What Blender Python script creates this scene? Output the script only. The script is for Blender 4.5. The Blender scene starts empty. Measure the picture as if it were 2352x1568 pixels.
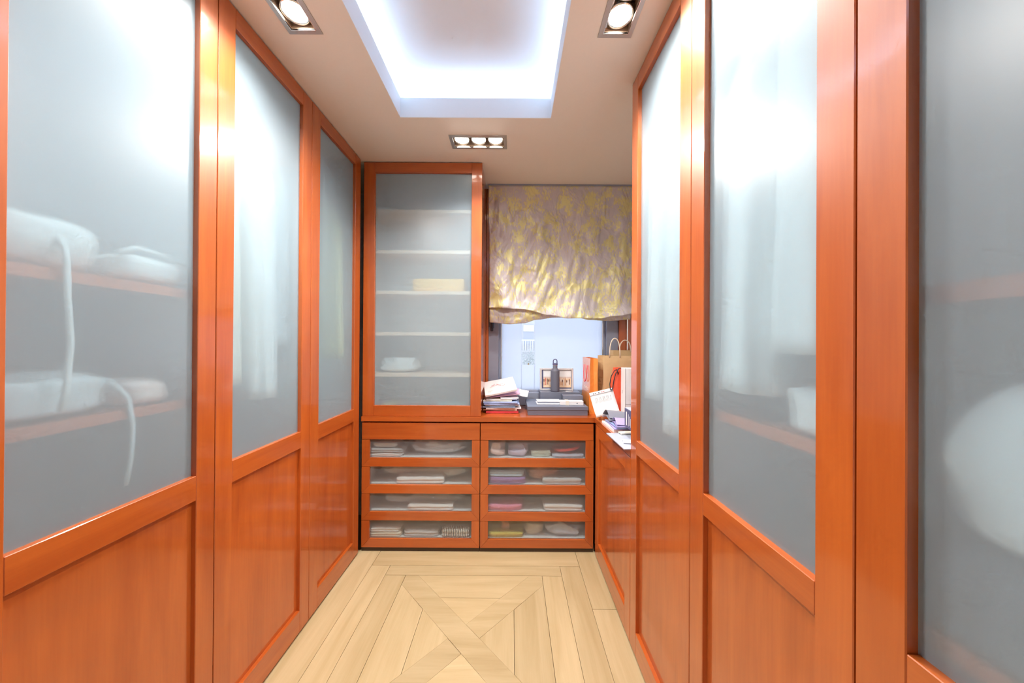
import bpy, bmesh, math, random
from mathutils import Vector, Matrix, Euler, noise
random.seed(7)
scene = bpy.context.scene
C = scene.collection
PI = math.pi

# ------------------------------------------------------------------ camera
cam_d = bpy.data.cameras.new('camera')
cam_d.sensor_width = 36.0
cam_d.lens = 735.0 / 2352.0 * 36.0
cam_d.clip_start = 0.02
cam = bpy.data.objects.new('camera', cam_d)
cam.location = (0, 0, 1.32)
cam.rotation_euler = (PI / 2 + 0.0027, -0.006, 0)
C.objects.link(cam)
scene.camera = cam

# ------------------------------------------------------------------ world, exposure
w = bpy.data.worlds.new('daylight'); scene.world = w
w.use_nodes = True
bg = w.node_tree.nodes['Background']
bg.inputs[0].default_value = (0.78, 0.84, 1.0, 1)
bg.inputs[1].default_value = 1.3
scene.view_settings.view_transform = 'Standard'
scene.view_settings.look = 'None'
scene.view_settings.exposure = 0.32
scene.view_settings.gamma = 1.0
scene.view_settings.use_curve_mapping = False
cy = scene.cycles
cy.max_bounces = 6; cy.diffuse_bounces = 4; cy.glossy_bounces = 2
cy.use_light_tree = False
cy.transmission_bounces = 4; cy.transparent_max_bounces = 8
cy.use_adaptive_sampling = True; cy.adaptive_threshold = 0.08; cy.adaptive_min_samples = 12
cy.caustics_refractive = True; cy.caustics_reflective = False
cy.sample_clamp_indirect = 6.0
cy.use_denoising = True

LAMP_W = 30.0       # one halogen lamp of a recessed spotlight
COVE_W = 1.6        # one LED strip (per metre) of the ceiling cove

# room constants (metres)
XL, XR = -0.948, 0.523       # wardrobe door faces
YF = 2.015                   # drawer faces
ZC = 2.458                   # ceiling
WT = 0.85                    # worktop height
GLASS_TOP = 2.386

# ------------------------------------------------------------------ materials
def nodes_of(name):
    m = bpy.data.materials.new(name); m.use_nodes = True
    nt = m.node_tree
    for n in list(nt.nodes): nt.nodes.remove(n)
    out = nt.nodes.new('ShaderNodeOutputMaterial')
    return m, nt, out
def N(nt, kind, **kw):
    n = nt.nodes.new(kind)
    for k, v in kw.items():
        if k.startswith('i_'):
            key = k[2:]
            key = int(key) if key.isdigit() else key.replace('_', ' ')
            n.inputs[key].default_value = v
        else: setattr(n, k, v)
    return n
def L(nt, a, b): nt.links.new(a, b)
def rgba(c): return (c[0], c[1], c[2], 1.0)
MATS = {}
def plain(name, col, rough=0.6, metal=0.0, spec=0.5, bump=0.0, scale=60.0, var=0.06, coat=0.0, sheen=0.0, trans=0.0):
    """matte or satin paint, paper, card, cloth: a little tone variation and fine relief"""
    if name in MATS: return MATS[name]
    m, nt, out = nodes_of(name)
    p = N(nt, 'ShaderNodeBsdfPrincipled')
    p.inputs['Roughness'].default_value = rough
    p.inputs['Metallic'].default_value = metal
    p.inputs['Specular IOR Level'].default_value = spec
    p.inputs['Coat Weight'].default_value = coat
    p.inputs['Coat Roughness'].default_value = 0.15
    p.inputs['Sheen Weight'].default_value = sheen
    p.inputs['Transmission Weight'].default_value = trans
    tc = N(nt, 'ShaderNodeTexCoord')
    nz = N(nt, 'ShaderNodeTexNoise', i_Scale=scale, i_Detail=4.0)
    L(nt, tc.outputs['Object'], nz.inputs['Vector'])
    mx = N(nt, 'ShaderNodeMix', data_type='RGBA')
    mx.inputs[6].default_value = rgba([max(0, c * (1 - var)) for c in col])
    mx.inputs[7].default_value = rgba([min(1, c * (1 + var)) for c in col])
    L(nt, nz.outputs['Fac'], mx.inputs[0])
    L(nt, mx.outputs[2], p.inputs['Base Color'])
    if bump > 0:
        b = N(nt, 'ShaderNodeBump', i_Strength=bump, i_Distance=0.002)
        L(nt, nz.outputs['Fac'], b.inputs['Height']); L(nt, b.outputs[0], p.inputs['Normal'])
    L(nt, p.outputs[0], out.inputs[0])
    MATS[name] = m
    return m
def wood(name, axis, dark, light, rough=0.40, coat=1.0, coat_rough=0.10, grain=1.0, randtone=0.12):
    """satin lacquered veneer, grain along one axis"""
    m, nt, out = nodes_of(name)
    p = N(nt, 'ShaderNodeBsdfPrincipled')
    p.inputs['Roughness'].default_value = rough
    p.inputs['Coat Weight'].default_value = coat
    p.inputs['Coat Roughness'].default_value = coat_rough; p.inputs['Coat IOR'].default_value = 1.55
    tc = N(nt, 'ShaderNodeTexCoord'); oi = N(nt, 'ShaderNodeObjectInfo')
    add = N(nt, 'ShaderNodeVectorMath', operation='ADD')
    sc = N(nt, 'ShaderNodeVectorMath', operation='SCALE'); sc.inputs[3].default_value = 7.3
    cmb = N(nt, 'ShaderNodeCombineXYZ')
    for i in range(3): L(nt, oi.outputs['Random'], cmb.inputs[i])
    L(nt, cmb.outputs[0], sc.inputs[0])
    L(nt, tc.outputs['Object'], add.inputs[0]); L(nt, sc.outputs[0], add.inputs[1])
    mp = N(nt, 'ShaderNodeMapping')
    s = [16.0, 16.0, 16.0]; s['xyz'.index(axis)] = 1.6
    mp.inputs['Scale'].default_value = s
    L(nt, add.outputs[0], mp.inputs['Vector'])
    n1 = N(nt, 'ShaderNodeTexNoise', i_Scale=1.0, i_Detail=5.0, i_Distortion=0.8)
    L(nt, mp.outputs[0], n1.inputs['Vector'])
    mp2 = N(nt, 'ShaderNodeMapping')
    s = [170.0, 170.0, 170.0]; s['xyz'.index(axis)] = 7.0
    mp2.inputs['Scale'].default_value = s
    L(nt, add.outputs[0], mp2.inputs['Vector'])
    n2 = N(nt, 'ShaderNodeTexNoise', i_Scale=1.0, i_Detail=3.0)
    L(nt, mp2.outputs[0], n2.inputs['Vector'])
    mm = N(nt, 'ShaderNodeMix', data_type='FLOAT'); mm.inputs[0].default_value = 0.22 * grain
    L(nt, n1.outputs['Fac'], mm.inputs[2]); L(nt, n2.outputs['Fac'], mm.inputs[3])
    cr = N(nt, 'ShaderNodeValToRGB')
    cr.color_ramp.elements[0].position = 0.30; cr.color_ramp.elements[0].color = rgba(dark)
    cr.color_ramp.elements[1].position = 0.68; cr.color_ramp.elements[1].color = rgba(light)
    L(nt, mm.outputs[0], cr.inputs[0])
    hv = N(nt, 'ShaderNodeHueSaturation')
    mr = N(nt, 'ShaderNodeMapRange'); mr.inputs[3].default_value = 1 - randtone; mr.inputs[4].default_value = 1 + randtone
    L(nt, oi.outputs['Random'], mr.inputs[0]); L(nt, mr.outputs[0], hv.inputs['Value'])
    L(nt, cr.outputs[0], hv.inputs['Color'])
    L(nt, hv.outputs[0], p.inputs['Base Color'])
    b = N(nt, 'ShaderNodeBump', i_Strength=0.05, i_Distance=0.001)
    L(nt, n2.outputs['Fac'], b.inputs['Height']); L(nt, b.outputs[0], p.inputs['Normal'])
    L(nt, p.outputs[0], out.inputs[0])
    MATS[name] = m
    return m
CH_D, CH_L = (0.40, 0.072, 0.008), (0.56, 0.128, 0.017)
for ax in 'xyz': wood('cherry_' + ax, ax, CH_D, CH_L, randtone=0.06)
OAK_D, OAK_L = (0.47, 0.36, 0.185), (0.59, 0.475, 0.275)
OA = dict(rough=0.42, coat=0.0, grain=0.8, randtone=0.07)
wood('oak_band', 'x', tuple(c * .93 for c in OAK_D), tuple(c * .95 for c in OAK_L), **OA); wood('oak_x', 'x', OAK_D, OAK_L, **OA); wood('oak_y', 'y', OAK_D, OAK_L, **OA)
def schlick(nt, f0):
    """mirror share of a thin pane, the same seen from either side"""
    lw = N(nt, 'ShaderNodeLayerWeight', i_Blend=0.5)
    pw = N(nt, 'ShaderNodeMath', operation='POWER'); pw.inputs[1].default_value = 5.0
    L(nt, lw.outputs['Facing'], pw.inputs[0])
    ma = N(nt, 'ShaderNodeMath', operation='MULTIPLY_ADD'); ma.inputs[1].default_value = 1 - f0; ma.inputs[2].default_value = f0
    L(nt, pw.outputs[0], ma.inputs[0]); return ma
def frosted(name, tint, milk, rough, milky=0.34, clear=0.18):
    """acid-etched face of a pane: rough refraction, a milky scattering part, a little straight-through light, a soft sheen"""
    m, nt, out = nodes_of(name)
    rf = N(nt, 'ShaderNodeBsdfRefraction', i_IOR=1.2, i_Roughness=rough); rf.inputs['Color'].default_value = rgba(tint)
    tp = N(nt, 'ShaderNodeBsdfTransparent'); tp.inputs[0].default_value = rgba(tint)
    m0 = N(nt, 'ShaderNodeMixShader'); m0.inputs[0].default_value = clear
    L(nt, rf.outputs[0], m0.inputs[1]); L(nt, tp.outputs[0], m0.inputs[2])
    df = N(nt, 'ShaderNodeBsdfDiffuse'); df.inputs['Color'].default_value = rgba(milk)
    tl = N(nt, 'ShaderNodeBsdfTranslucent'); tl.inputs['Color'].default_value = rgba(milk)
    m1 = N(nt, 'ShaderNodeMixShader'); m1.inputs[0].default_value = 0.28
    L(nt, df.outputs[0], m1.inputs[1]); L(nt, tl.outputs[0], m1.inputs[2])
    m2 = N(nt, 'ShaderNodeMixShader'); m2.inputs[0].default_value = milky
    L(nt, m0.outputs[0], m2.inputs[1]); L(nt, m1.outputs[0], m2.inputs[2])
    gl = N(nt, 'ShaderNodeBsdfGlossy', i_Roughness=0.32); gl.inputs['Color'].default_value = (1, 1, 1, 1)
    fr = schlick(nt, 0.04)
    m3 = N(nt, 'ShaderNodeMixShader')
    L(nt, fr.outputs[0], m3.inputs[0]); L(nt, m2.outputs[0], m3.inputs[1]); L(nt, gl.outputs[0], m3.inputs[2])
    L(nt, m3.outputs[0], out.inputs[0])
    MATS[name] = m
    return m
m_, nt_, out_ = nodes_of('pane_back')          # the smooth inner face of a pane
t_ = N(nt_, 'ShaderNodeBsdfTransparent'); t_.inputs[0].default_value = (0.96, 0.99, 0.985, 1); L(nt_, t_.outputs[0], out_.inputs[0]); MATS['pane_back'] = m_
frosted('frosted_glass', (0.85, 0.955, 1.0), (0.68, 0.87, 1.0), 0.40, 0.39, 0.36)
frosted('frosted_drawer', (0.95, 0.99, 1.0), (0.82, 0.92, 1.0), 0.36, 0.14, 0.66)
def pane_box(x0, x1, y0, y1, z0, z1, face):
    """glass sheet whose etched face (0..5 of the box) is material 0 and the rest clear"""
    b = MB().box(x0, x1, y0, y1, z0, z1); b.m = [0 if i == face else 1 for i in range(6)]; return b
def clear_glass(name):
    m, nt, out = nodes_of(name)
    t = N(nt, 'ShaderNodeBsdfTransparent'); t.inputs[0].default_value = (0.97, 0.985, 1, 1)
    g = N(nt, 'ShaderNodeBsdfGlossy', i_Roughness=0.02)
    fr = schlick(nt, 0.03)
    mx = N(nt, 'ShaderNodeMixShader')
    L(nt, fr.outputs[0], mx.inputs[0]); L(nt, t.outputs[0], mx.inputs[1]); L(nt, g.outputs[0], mx.inputs[2])
    L(nt, mx.outputs[0], out.inputs[0]); MATS[name] = m
clear_glass('clear_glass')
def emit(name, col, strength):
    m, nt, out = nodes_of(name)
    e = N(nt, 'ShaderNodeEmission'); e.inputs[0].default_value = rgba(col); e.inputs[1].default_value = strength
    L(nt, e.outputs[0], out.inputs[0]); MATS[name] = m
    m.cycles.emission_sampling = 'NONE'
m_, nt_, out_ = nodes_of('added_film')
a_ = N(nt_, 'ShaderNodeBsdfTranslucent'); a_.inputs[0].default_value = (0.90, 0.93, 0.97, 1); b_ = N(nt_, 'ShaderNodeBsdfDiffuse'); b_.inputs[0].default_value = (0.85, 0.87, 0.92, 1)
x_ = N(nt_, 'ShaderNodeMixShader'); x_.inputs[0].default_value = 0.12; L(nt_, a_.outputs[0], x_.inputs[1]); L(nt_, b_.outputs[0], x_.inputs[2]); L(nt_, x_.outputs[0], out_.inputs[0]); MATS['added_film'] = m_
emit('lamp_glow', (1.0, 0.93, 0.82), 14.0)
plain('ceiling_paint', (0.86, 0.80, 0.71), 0.85, bump=0.05, scale=90, var=0.015)
plain('cove_paint', (0.82, 0.86, 0.91), 0.85, var=0.01)
plain('wall_paint', (0.88, 0.87, 0.85), 0.85, bump=0.05, scale=90, var=0.02)
plain('subfloor', (0.25, 0.16, 0.09), 0.8)
plain('shelf_edge', (.90, .66, .50), .5)
plain('plinth_brown', (.06, .035, .02), .5)
plain('gap_shade', (0.012, 0.008, 0.006), 0.9)
plain('brushed_metal', (0.58, 0.55, 0.52), 0.38, metal=0.9, var=0.03)
plain('bright_metal', (0.9, 0.9, 0.9), 0.2, metal=1.0)
plain('copper_inside', (0.82, 0.62, 0.46), 0.4, metal=0.25)
plain('reflector', (0.92, 0.90, 0.88), 0.2, metal=1.0)
plain('window_frame', (0.30, 0.33, 0.42), 0.45, var=0.03)
plain('interior_white', (0.86, 0.89, 0.91), 0.6, var=0.02)
plain('grey_card', (0.155, 0.175, 0.235), 0.42, bump=0.03, var=0.03)
plain('bottle_grey', (0.125, 0.135, 0.18), 0.55, bump=0.15, scale=900, var=0.08)
plain('bottle_cap', (0.10, 0.10, 0.20), 0.4)
plain('white_card', (0.86, 0.86, 0.86), 0.45, var=0.02)
plain('white_paper', (0.88, 0.88, 0.90), 0.7, var=0.03)
plain('cream_paper', (0.86, 0.80, 0.68), 0.7, var=0.03)
plain('pink_paper', (0.78, 0.45, 0.60), 0.7, var=0.03)
plain('red_cover', (0.70, 0.07, 0.09), 0.35, var=0.06)
plain('blue_folder', (0.34, 0.44, 0.74), 0.35, var=0.04)
plain('slate_folder', (0.22, 0.29, 0.42), 0.4, var=0.04)
plain('lilac_folder', (0.42, 0.36, 0.66), 0.4, var=0.04)
plain('grey_folder', (0.44, 0.48, 0.58), 0.35, var=0.03)
plain('charcoal_folder', (0.26, 0.27, 0.33), 0.4, var=0.03)
plain('orange_paper', (0.90, 0.30, 0.055), 0.4, var=0.05, coat=1.0)
plain('kraft_paper', (0.60, 0.41, 0.21), 0.75, bump=0.08, scale=40, var=0.06)
plain('kraft_cord', (0.74, 0.63, 0.50), 0.8)
plain('scarlet_paper', (0.90, 0.12, 0.05), 0.4, coat=0.3)
plain('red_cord', (0.75, 0.06, 0.10), 0.6)
plain('black_cord', (0.02, 0.018, 0.022), 0.5)
plain('black_plastic', (0.03, 0.03, 0.045), 0.35)
plain('navy_card', (0.10, 0.115, 0.23), 0.4)
plain('print_dark', (0.08, 0.08, 0.10), 0.6)
plain('print_grey', (0.52, 0.52, 0.55), 0.6)
plain('print_red', (0.72, 0.10, 0.10), 0.6)
plain('print_pink', (0.75, 0.42, 0.42), 0.6)
plain('print_white', (0.9, 0.9, 0.9), 0.6)
plain('silver_frame', (0.80, 0.80, 0.82), 0.25, metal=0.35, var=0.1, scale=30)

# ------------------------------------------------------------------ mesh helpers
class MB:
    """collects boxes, prisms, tubes; build() links ONE mesh object"""
    def __init__(s): s.v = []; s.f = []; s.m = []; s.sm = []
    def add(s, vs, fs, mi=0, smooth=False):
        o = len(s.v); s.v += [tuple(v) for v in vs]
        for f in fs: s.f.append([i + o for i in f]); s.m.append(mi); s.sm.append(smooth)
        return s
    def box(s, x0, x1, y0, y1, z0, z1, mi=0, ch=0.0, M=None):
        if ch <= 0:
            vs = [(x, y, z) for z in (z0, z1) for y in (y0, y1) for x in (x0, x1)]
            fs = [(0, 2, 3, 1), (4, 5, 7, 6), (0, 1, 5, 4), (2, 6, 7, 3), (0, 4, 6, 2), (1, 3, 7, 5)]
            if M: vs = [M @ Vector(v) for v in vs]
            return s.add(vs, fs, mi)
        bm = bmesh.new(); bmesh.ops.create_cube(bm, size=1.0)
        for v in bm.verts:
            v.co = Vector((x0 + (v.co.x + .5) * (x1 - x0), y0 + (v.co.y + .5) * (y1 - y0), z0 + (v.co.z + .5) * (z1 - z0)))
        bmesh.ops.bevel(bm, geom=bm.edges[:], offset=ch, segments=1, affect='EDGES', profile=0.5)
        if M: bmesh.ops.transform(bm, matrix=M, verts=bm.verts)
        bm.verts.index_update()
        s.add([v.co[:] for v in bm.verts], [[v.index for v in f.verts] for f in bm.faces], mi); bm.free()
        return s
    def prism(s, poly, z0, z1, mi=0, ch=0.0):
        """polygon in plan (list of x, y, counter-clockwise) pulled up from z0 to z1, top edge eased"""
        n = len(poly)
        if ch > 0:
            cx = sum(p[0] for p in poly) / n; cyy = sum(p[1] for p in poly) / n
            def ins(p):
                dx, dy = cx - p[0], cyy - p[1]; l = math.hypot(dx, dy) or 1
                return (p[0] + dx / l * ch, p[1] + dy / l * ch)
            rings = [[(x, y, z0) for x, y in poly], [(x, y, z1 - ch) for x, y in poly], [(*ins(p), z1) for p in poly]]
        else: rings = [[(x, y, z0) for x, y in poly], [(x, y, z1) for x, y in poly]]
        vs = [v for r in rings for v in r]; fs = []
        for k in range(len(rings) - 1):
            for i in range(n):
                j = (i + 1) % n; fs.append((k * n + i, k * n + j, (k + 1) * n + j, (k + 1) * n + i))
        fs.append(tuple(range(n))[::-1]); fs.append(tuple((len(rings) - 1) * n + i for i in range(n)))
        return s.add(vs, fs, mi)
    def lathe(s, prof, c=(0, 0, 0), seg=24, mi=0, smooth=True, M=None, caps=True):
        vs = []; fs = []
        for r, z in prof:
            for k in range(seg):
                a = 2 * PI * k / seg; vs.append((c[0] + r * math.cos(a), c[1] + r * math.sin(a), c[2] + z))
        for i in range(len(prof) - 1):
            for k in range(seg):
                j = (k + 1) % seg; fs.append((i * seg + k, i * seg + j, (i + 1) * seg + j, (i + 1) * seg + k))
        if caps and prof[0][0] > 1e-5: fs.append(tuple(range(seg))[::-1])
        if caps and prof[-1][0] > 1e-5: fs.append(tuple((len(prof) - 1) * seg + k for k in range(seg)))
        if M: vs = [M @ Vector(v) for v in vs]
        return s.add(vs, fs, mi, smooth)
    def tube(s, pts, r, seg=8, mi=0, caps=True):
        pts = [Vector(p) for p in pts]; n = len(pts); vs = []; fs = []
        rr = r if hasattr(r, '__len__') else [r] * n
        up = Vector((0, 0, 1)); prev = None
        for i, p in enumerate(pts):
            t = (pts[min(i + 1, n - 1)] - pts[max(i - 1, 0)]).normalized()
            a = prev if prev is not None else (up if abs(t.z) < .9 else Vector((1, 0, 0)))
            a = (a - t * a.dot(t)).normalized(); prev = a; b = t.cross(a)
            for k in range(seg):
                q = 2 * PI * k / seg; vs.append(p + (a * math.cos(q) + b * math.sin(q)) * rr[i])
        for i in range(n - 1):
            for k in range(seg):
                j = (k + 1) % seg; fs.append((i * seg + k, i * seg + j, (i + 1) * seg + j, (i + 1) * seg + k))
        if caps: fs.append(tuple(range(seg))[::-1]); fs.append(tuple((n - 1) * seg + k for k in range(seg)))
        return s.add(vs, fs, mi, True)
    def grid(s, fn, nu, nv, mi=0, thick=0.0, smooth=True):
        """surface fn(u, v) -> point, optionally a sheet with thickness along its normal"""
        P = [[Vector(fn(i / nu, j / nv)) for i in range(nu + 1)] for j in range(nv + 1)]
        if thick <= 0:
            vs = [p for r in P for p in r]; W = nu + 1
            return s.add(vs, [(j * W + i, j * W + i + 1, (j + 1) * W + i + 1, (j + 1) * W + i) for j in range(nv) for i in range(nu)], mi, smooth)
        W = nu + 1; nrm = []
        for j in range(nv + 1):
            for i in range(nu + 1):
                du = P[j][min(i + 1, nu)] - P[j][max(i - 1, 0)]; dv = P[min(j + 1, nv)][i] - P[max(j - 1, 0)][i]
                nrm.append(du.cross(dv).normalized())
        A = [p for r in P for p in r]; K = len(A)
        vs = [a + n * thick / 2 for a, n in zip(A, nrm)] + [a - n * thick / 2 for a, n in zip(A, nrm)]
        fs = []
        for j in range(nv):
            for i in range(nu):
                q = (j * W + i, j * W + i + 1, (j + 1) * W + i + 1, (j + 1) * W + i)
                fs.append(q); fs.append(tuple(K + x for x in q[::-1]))
        ring = [i for i in range(nu + 1)] + [j * W + nu for j in range(1, nv + 1)] + [nv * W + i for i in range(nu - 1, -1, -1)] + [j * W for j in range(nv - 1, 0, -1)]
        for a, b in zip(ring, ring[1:] + ring[:1]): fs.append((a, K + a, K + b, b))
        return s.add(vs, fs, mi, smooth)
    def build(s, name, mats, parent=None, off=(0, 0, 0)):
        if isinstance(mats, str): mats = [mats]
        me = bpy.data.meshes.new(name)
        ox, oy, oz = off
        me.from_pydata([(v[0] - ox, v[1] - oy, v[2] - oz) for v in s.v], [], s.f)
        for k in mats: me.materials.append(MATS[k])
        me.polygons.foreach_set('material_index', s.m); me.polygons.foreach_set('use_smooth', s.sm)
        me.validate(); me.update()
        bm = bmesh.new(); bm.from_mesh(me); bmesh.ops.recalc_face_normals(bm, faces=bm.faces); bm.to_mesh(me); bm.free()
        o = bpy.data.objects.new(name, me); C.objects.link(o)
        if parent is not None: o.parent = parent
        return o
def tag(o, label=None, cat=None, group=None, kind=None):
    if label: o['label'] = label
    if cat: o['category'] = cat
    if group: o['group'] = group
    if kind: o['kind'] = kind
    return o
def thing(name, label, cat, loc, rot=(0, 0, 0), group=None):
    o = bpy.data.objects.new(name, None); o.empty_display_size = 0.05
    C.objects.link(o); o.location = loc; o.rotation_euler = rot
    return tag(o, label, cat, group)
def solo(mb, name, mats, label, cat, group=None, base=None):
    """a top-level thing that is one mesh, built in room coordinates; origin at its base"""
    xs = [v[0] for v in mb.v]; ys = [v[1] for v in mb.v]; zs = [v[2] for v in mb.v]
    b = base or ((min(xs) + max(xs)) / 2, (min(ys) + max(ys)) / 2, min(zs))
    o = mb.build(name, mats, None, b); o.location = b
    return tag(o, label, cat, group)
def struct(mb, name, mats, parent=None):
    o = mb.build(name, mats, parent)
    if parent is None: o['kind'] = 'structure'
    return o
def clip(poly, a, b, c):
    """keep the part of a convex polygon where a*x + b*y <= c"""
    r = []
    for p, q in zip(poly, poly[1:] + poly[:1]):
        dp, dq = a * p[0] + b * p[1] - c, a * q[0] + b * q[1] - c
        if dp <= 0: r.append(p)
        if dp * dq < 0:
            t = dp / (dp - dq); r.append((p[0] + t * (q[0] - p[0]), p[1] + t * (q[1] - p[1])))
    return r

# ------------------------------------------------------------------ room shell
Y0, Y1 = -1.6, 2.47          # behind the camera / window wall
WL, WR = XL - 0.60, XR + 0.60
PT = 0.016                   # plank thickness
fl = struct(MB().box(WL - .1, WR + .1, Y0 - .1, Y1 + .1, -0.12, -PT), 'floor', ['subfloor'])
GAP = 0.0008
def plank(poly, mat):
    if len(poly) < 3: return
    cx = sum(p[0] for p in poly) / len(poly); cyy = sum(p[1] for p in poly) / len(poly)
    poly = [(cx + (x - cx) * (1 - GAP / max(abs(x - cx), .02)), cyy + (y - cyy) * (1 - GAP / max(abs(y - cyy), .02))) for x, y in poly]
    o = MB().prism([(x - cx, y - cyy) for x, y in poly], -PT, 0.0, 0, 0.0009).build('plank', [mat], fl)
    o.location = (cx, cyy, 0)
def rect(x0, x1, y0, y1): return [(x0, y0), (x1, y0), (x1, y1), (x0, y1)]
bx = [-0.948, -0.820, -0.710, -0.593, 0.178, 0.290, 0.406, 0.523]
cuts = {0: [0.62, 2.0], 1: [-.2, 1.875], 2: [0.3, 1.806], 4: [0.1, 1.822], 5: [-.4, 1.905], 6: [1.59, .2]}
tops = {0: YF + .02, 1: 1.893, 2: 1.815, 4: 1.815, 5: 1.893, 6: YF + .02}
for k in (0, 1, 2, 4, 5, 6):
    x0, x1 = bx[k], bx[k + 1]
    if k == 0: x0 -= .03
    if k == 6: x1 += .03
    ys = [Y0] + sorted(c for c in cuts[k] if c < tops[k] - .05) + [tops[k]]
    for a, b in zip(ys, ys[1:]): plank(rect(x0, x1, a, b), 'oak_y')
plank(rect(bx[1], bx[6], 1.893, YF + .02), 'oak_x')
plank(rect(bx[2], bx[5], 1.815, 1.893), 'oak_x')
sq = bx[4] - bx[3]
for ytop in (1.815, 0.944, 0.073):
    yb = ytop - sq
    if ytop < 1.8: plank(rect(bx[3], bx[4], ytop, ytop + .1), 'oak_x')
    x0, x1 = bx[3], bx[4]; cx = (x0 + x1) / 2; cq = (ytop + yb) / 2; r2 = math.sqrt(.5); h = .049
    full = rect(x0, x1, yb, ytop)
    # band a: far left to near right (continuous); band b: broken by it
    a = clip(clip(full, r2, r2, r2 * (cx + cq) + h), -r2, -r2, -(r2 * (cx + cq) - h)); plank(a, 'oak_band')
    b = clip(clip(full, r2, -r2, r2 * (cx - cq) + h), -r2, r2, -(r2 * (cx - cq) - h))
    plank(clip(b, r2, r2, r2 * (cx + cq) - h), 'oak_band'); plank(clip(b, -r2, -r2, -(r2 * (cx + cq) + h)), 'oak_band')
    for sa in (1, -1):
        for sb in (1, -1):
            t = clip(clip(full, sa * r2, sa * r2, sa * r2 * (cx + cq) - h), sb * r2, -sb * r2, sb * r2 * (cx - cq) - h)
            # sa=1,sb=1: nearer both lines -> left / far / near / right triangles
            mx_ = sum(p[0] for p in t) / 3; my_ = sum(p[1] for p in t) / 3
            if abs(mx_ - cx) < .02:
                s_ = 1 if my_ > cq else -1; e = (ytop if s_ > 0 else yb) - s_ * .16
                plank(clip(t, 0, s_, s_ * e), 'oak_x'); plank(clip(t, 0, -s_, -s_ * e), 'oak_x')
            else:
                s_ = 1 if mx_ > cx else -1; e = (x1 if s_ > 0 else x0) - s_ * .16
                plank(clip(t, s_, 0, s_ * e), 'oak_y'); plank(clip(t, -s_, 0, -s_ * e), 'oak_y')
# ceiling with a lit tray: lip, ledge, upper ceiling
KX0, KX1, KY0, KY1 = -0.575, 0.191, -0.55, 1.622
LIP, UP, BACK = 0.10, 0.185, 0.12
c = MB()
def ring(mb, x0, x1, y0, y1, X0, X1, Z0, Z1, A0, A1, mi=0):
    mb.box(X0, X1, A0, y0, Z0, Z1, mi); mb.box(X0, X1, y1, A1, Z0, Z1, mi)
    mb.box(X0, x0, y0, y1, Z0, Z1, mi); mb.box(x1, X1, y0, y1, Z0, Z1, mi)
FIX = [(-0.768, 1.0225, 'y'), (0.374, 1.029, 'y'), (-0.1965, 1.818, 'x')]
FW, FL = 0.124, 0.320
# lower ceiling slab, cut around the fixtures: strips in y
def ceil_rects():
    holes = [(KX0, KX1, KY0, KY1)]
    for x, y, ax in FIX:
        hx, hy = (FL / 2 - .012, FW / 2 - .012) if ax == 'x' else (FW / 2 - .012, FL / 2 - .012)
        holes.append((x - hx, x + hx, y - hy, y + hy))
    ys = sorted({Y0 - .1, Y1 + .1} | {h[2] for h in holes} | {h[3] for h in holes})
    for a, b in zip(ys, ys[1:]):
        xs = [(h[0], h[1]) for h in holes if h[2] < b - 1e-6 and h[3] > a + 1e-6]; xs.sort(); x = WL - .1
        for p, q in xs:
            if p > x: yield (x, p, a, b)
            x = max(x, q)
        yield (x, WR + .1, a, b)
for x0, x1, y0, y1 in ceil_rects(): c.box(x0, x1, y0, y1, ZC, ZC + .02)
ceil = struct(c, 'ceiling', ['ceiling_paint'])
c = MB()
t = .012                       # white painted lip around the opening, standing up behind it
ring(c, KX0 + .001, KX1 - .001, KY0 + .001, KY1 - .001, KX0 - t, KX1 + t, ZC + .001, ZC + LIP, KY0 - t, KY1 + t)
struct(c, 'ceiling_lip', ['cove_paint'], ceil)
c = MB()
U = ZC + UP
c.box(KX0 - BACK - .03, KX1 + BACK + .03, KY0 - BACK - .03, KY1 + BACK + .03, U, U + .03)
ring(c, KX0 - BACK, KX1 + BACK, KY0 - BACK, KY1 + BACK, KX0 - BACK - .03, KX1 + BACK + .03, ZC + .02, U, KY0 - BACK - .03, KY1 + BACK + .03)
struct(c, 'ceiling_tray', ['cove_paint'], ceil)
c = MB(); c.box(WL - .2, WR + .2, Y0 - .2, Y1 + .2, U + .04, U + .1); struct(c, 'ceiling_slab', ['wall_paint'], ceil)
# LED strips on the ledge behind the lip
def area(name, loc, sx, sy, power, col, rot=(0, 0, 0)):
    d = bpy.data.lights.new(name, 'AREA'); d.shape = 'RECTANGLE'; d.size = sx; d.size_y = sy; d.energy = power; d.color = col
    o = bpy.data.objects.new(name, d); o.location = loc; o.rotation_euler = rot; C.objects.link(o); return o
LC = (0.58, 0.77, 1.0)
lx, ly = KX1 - KX0, KY1 - KY0
zl = ZC + .085
for nm, x, y, sx, sy, q in (('far', (KX0 + KX1) / 2, KY1 + .055, lx, .02, lx), ('near', (KX0 + KX1) / 2, KY0 - .055, lx, .02, lx),
                         ('left', KX0 - .055, (KY0 + KY1) / 2, .02, ly, ly), ('right', KX1 + .055, (KY0 + KY1) / 2, .02, ly, ly)):
    o = area('cove_strip_' + nm, (x, y, zl), sx, sy, COVE_W * q, LC, (PI, 0, 0))
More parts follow.
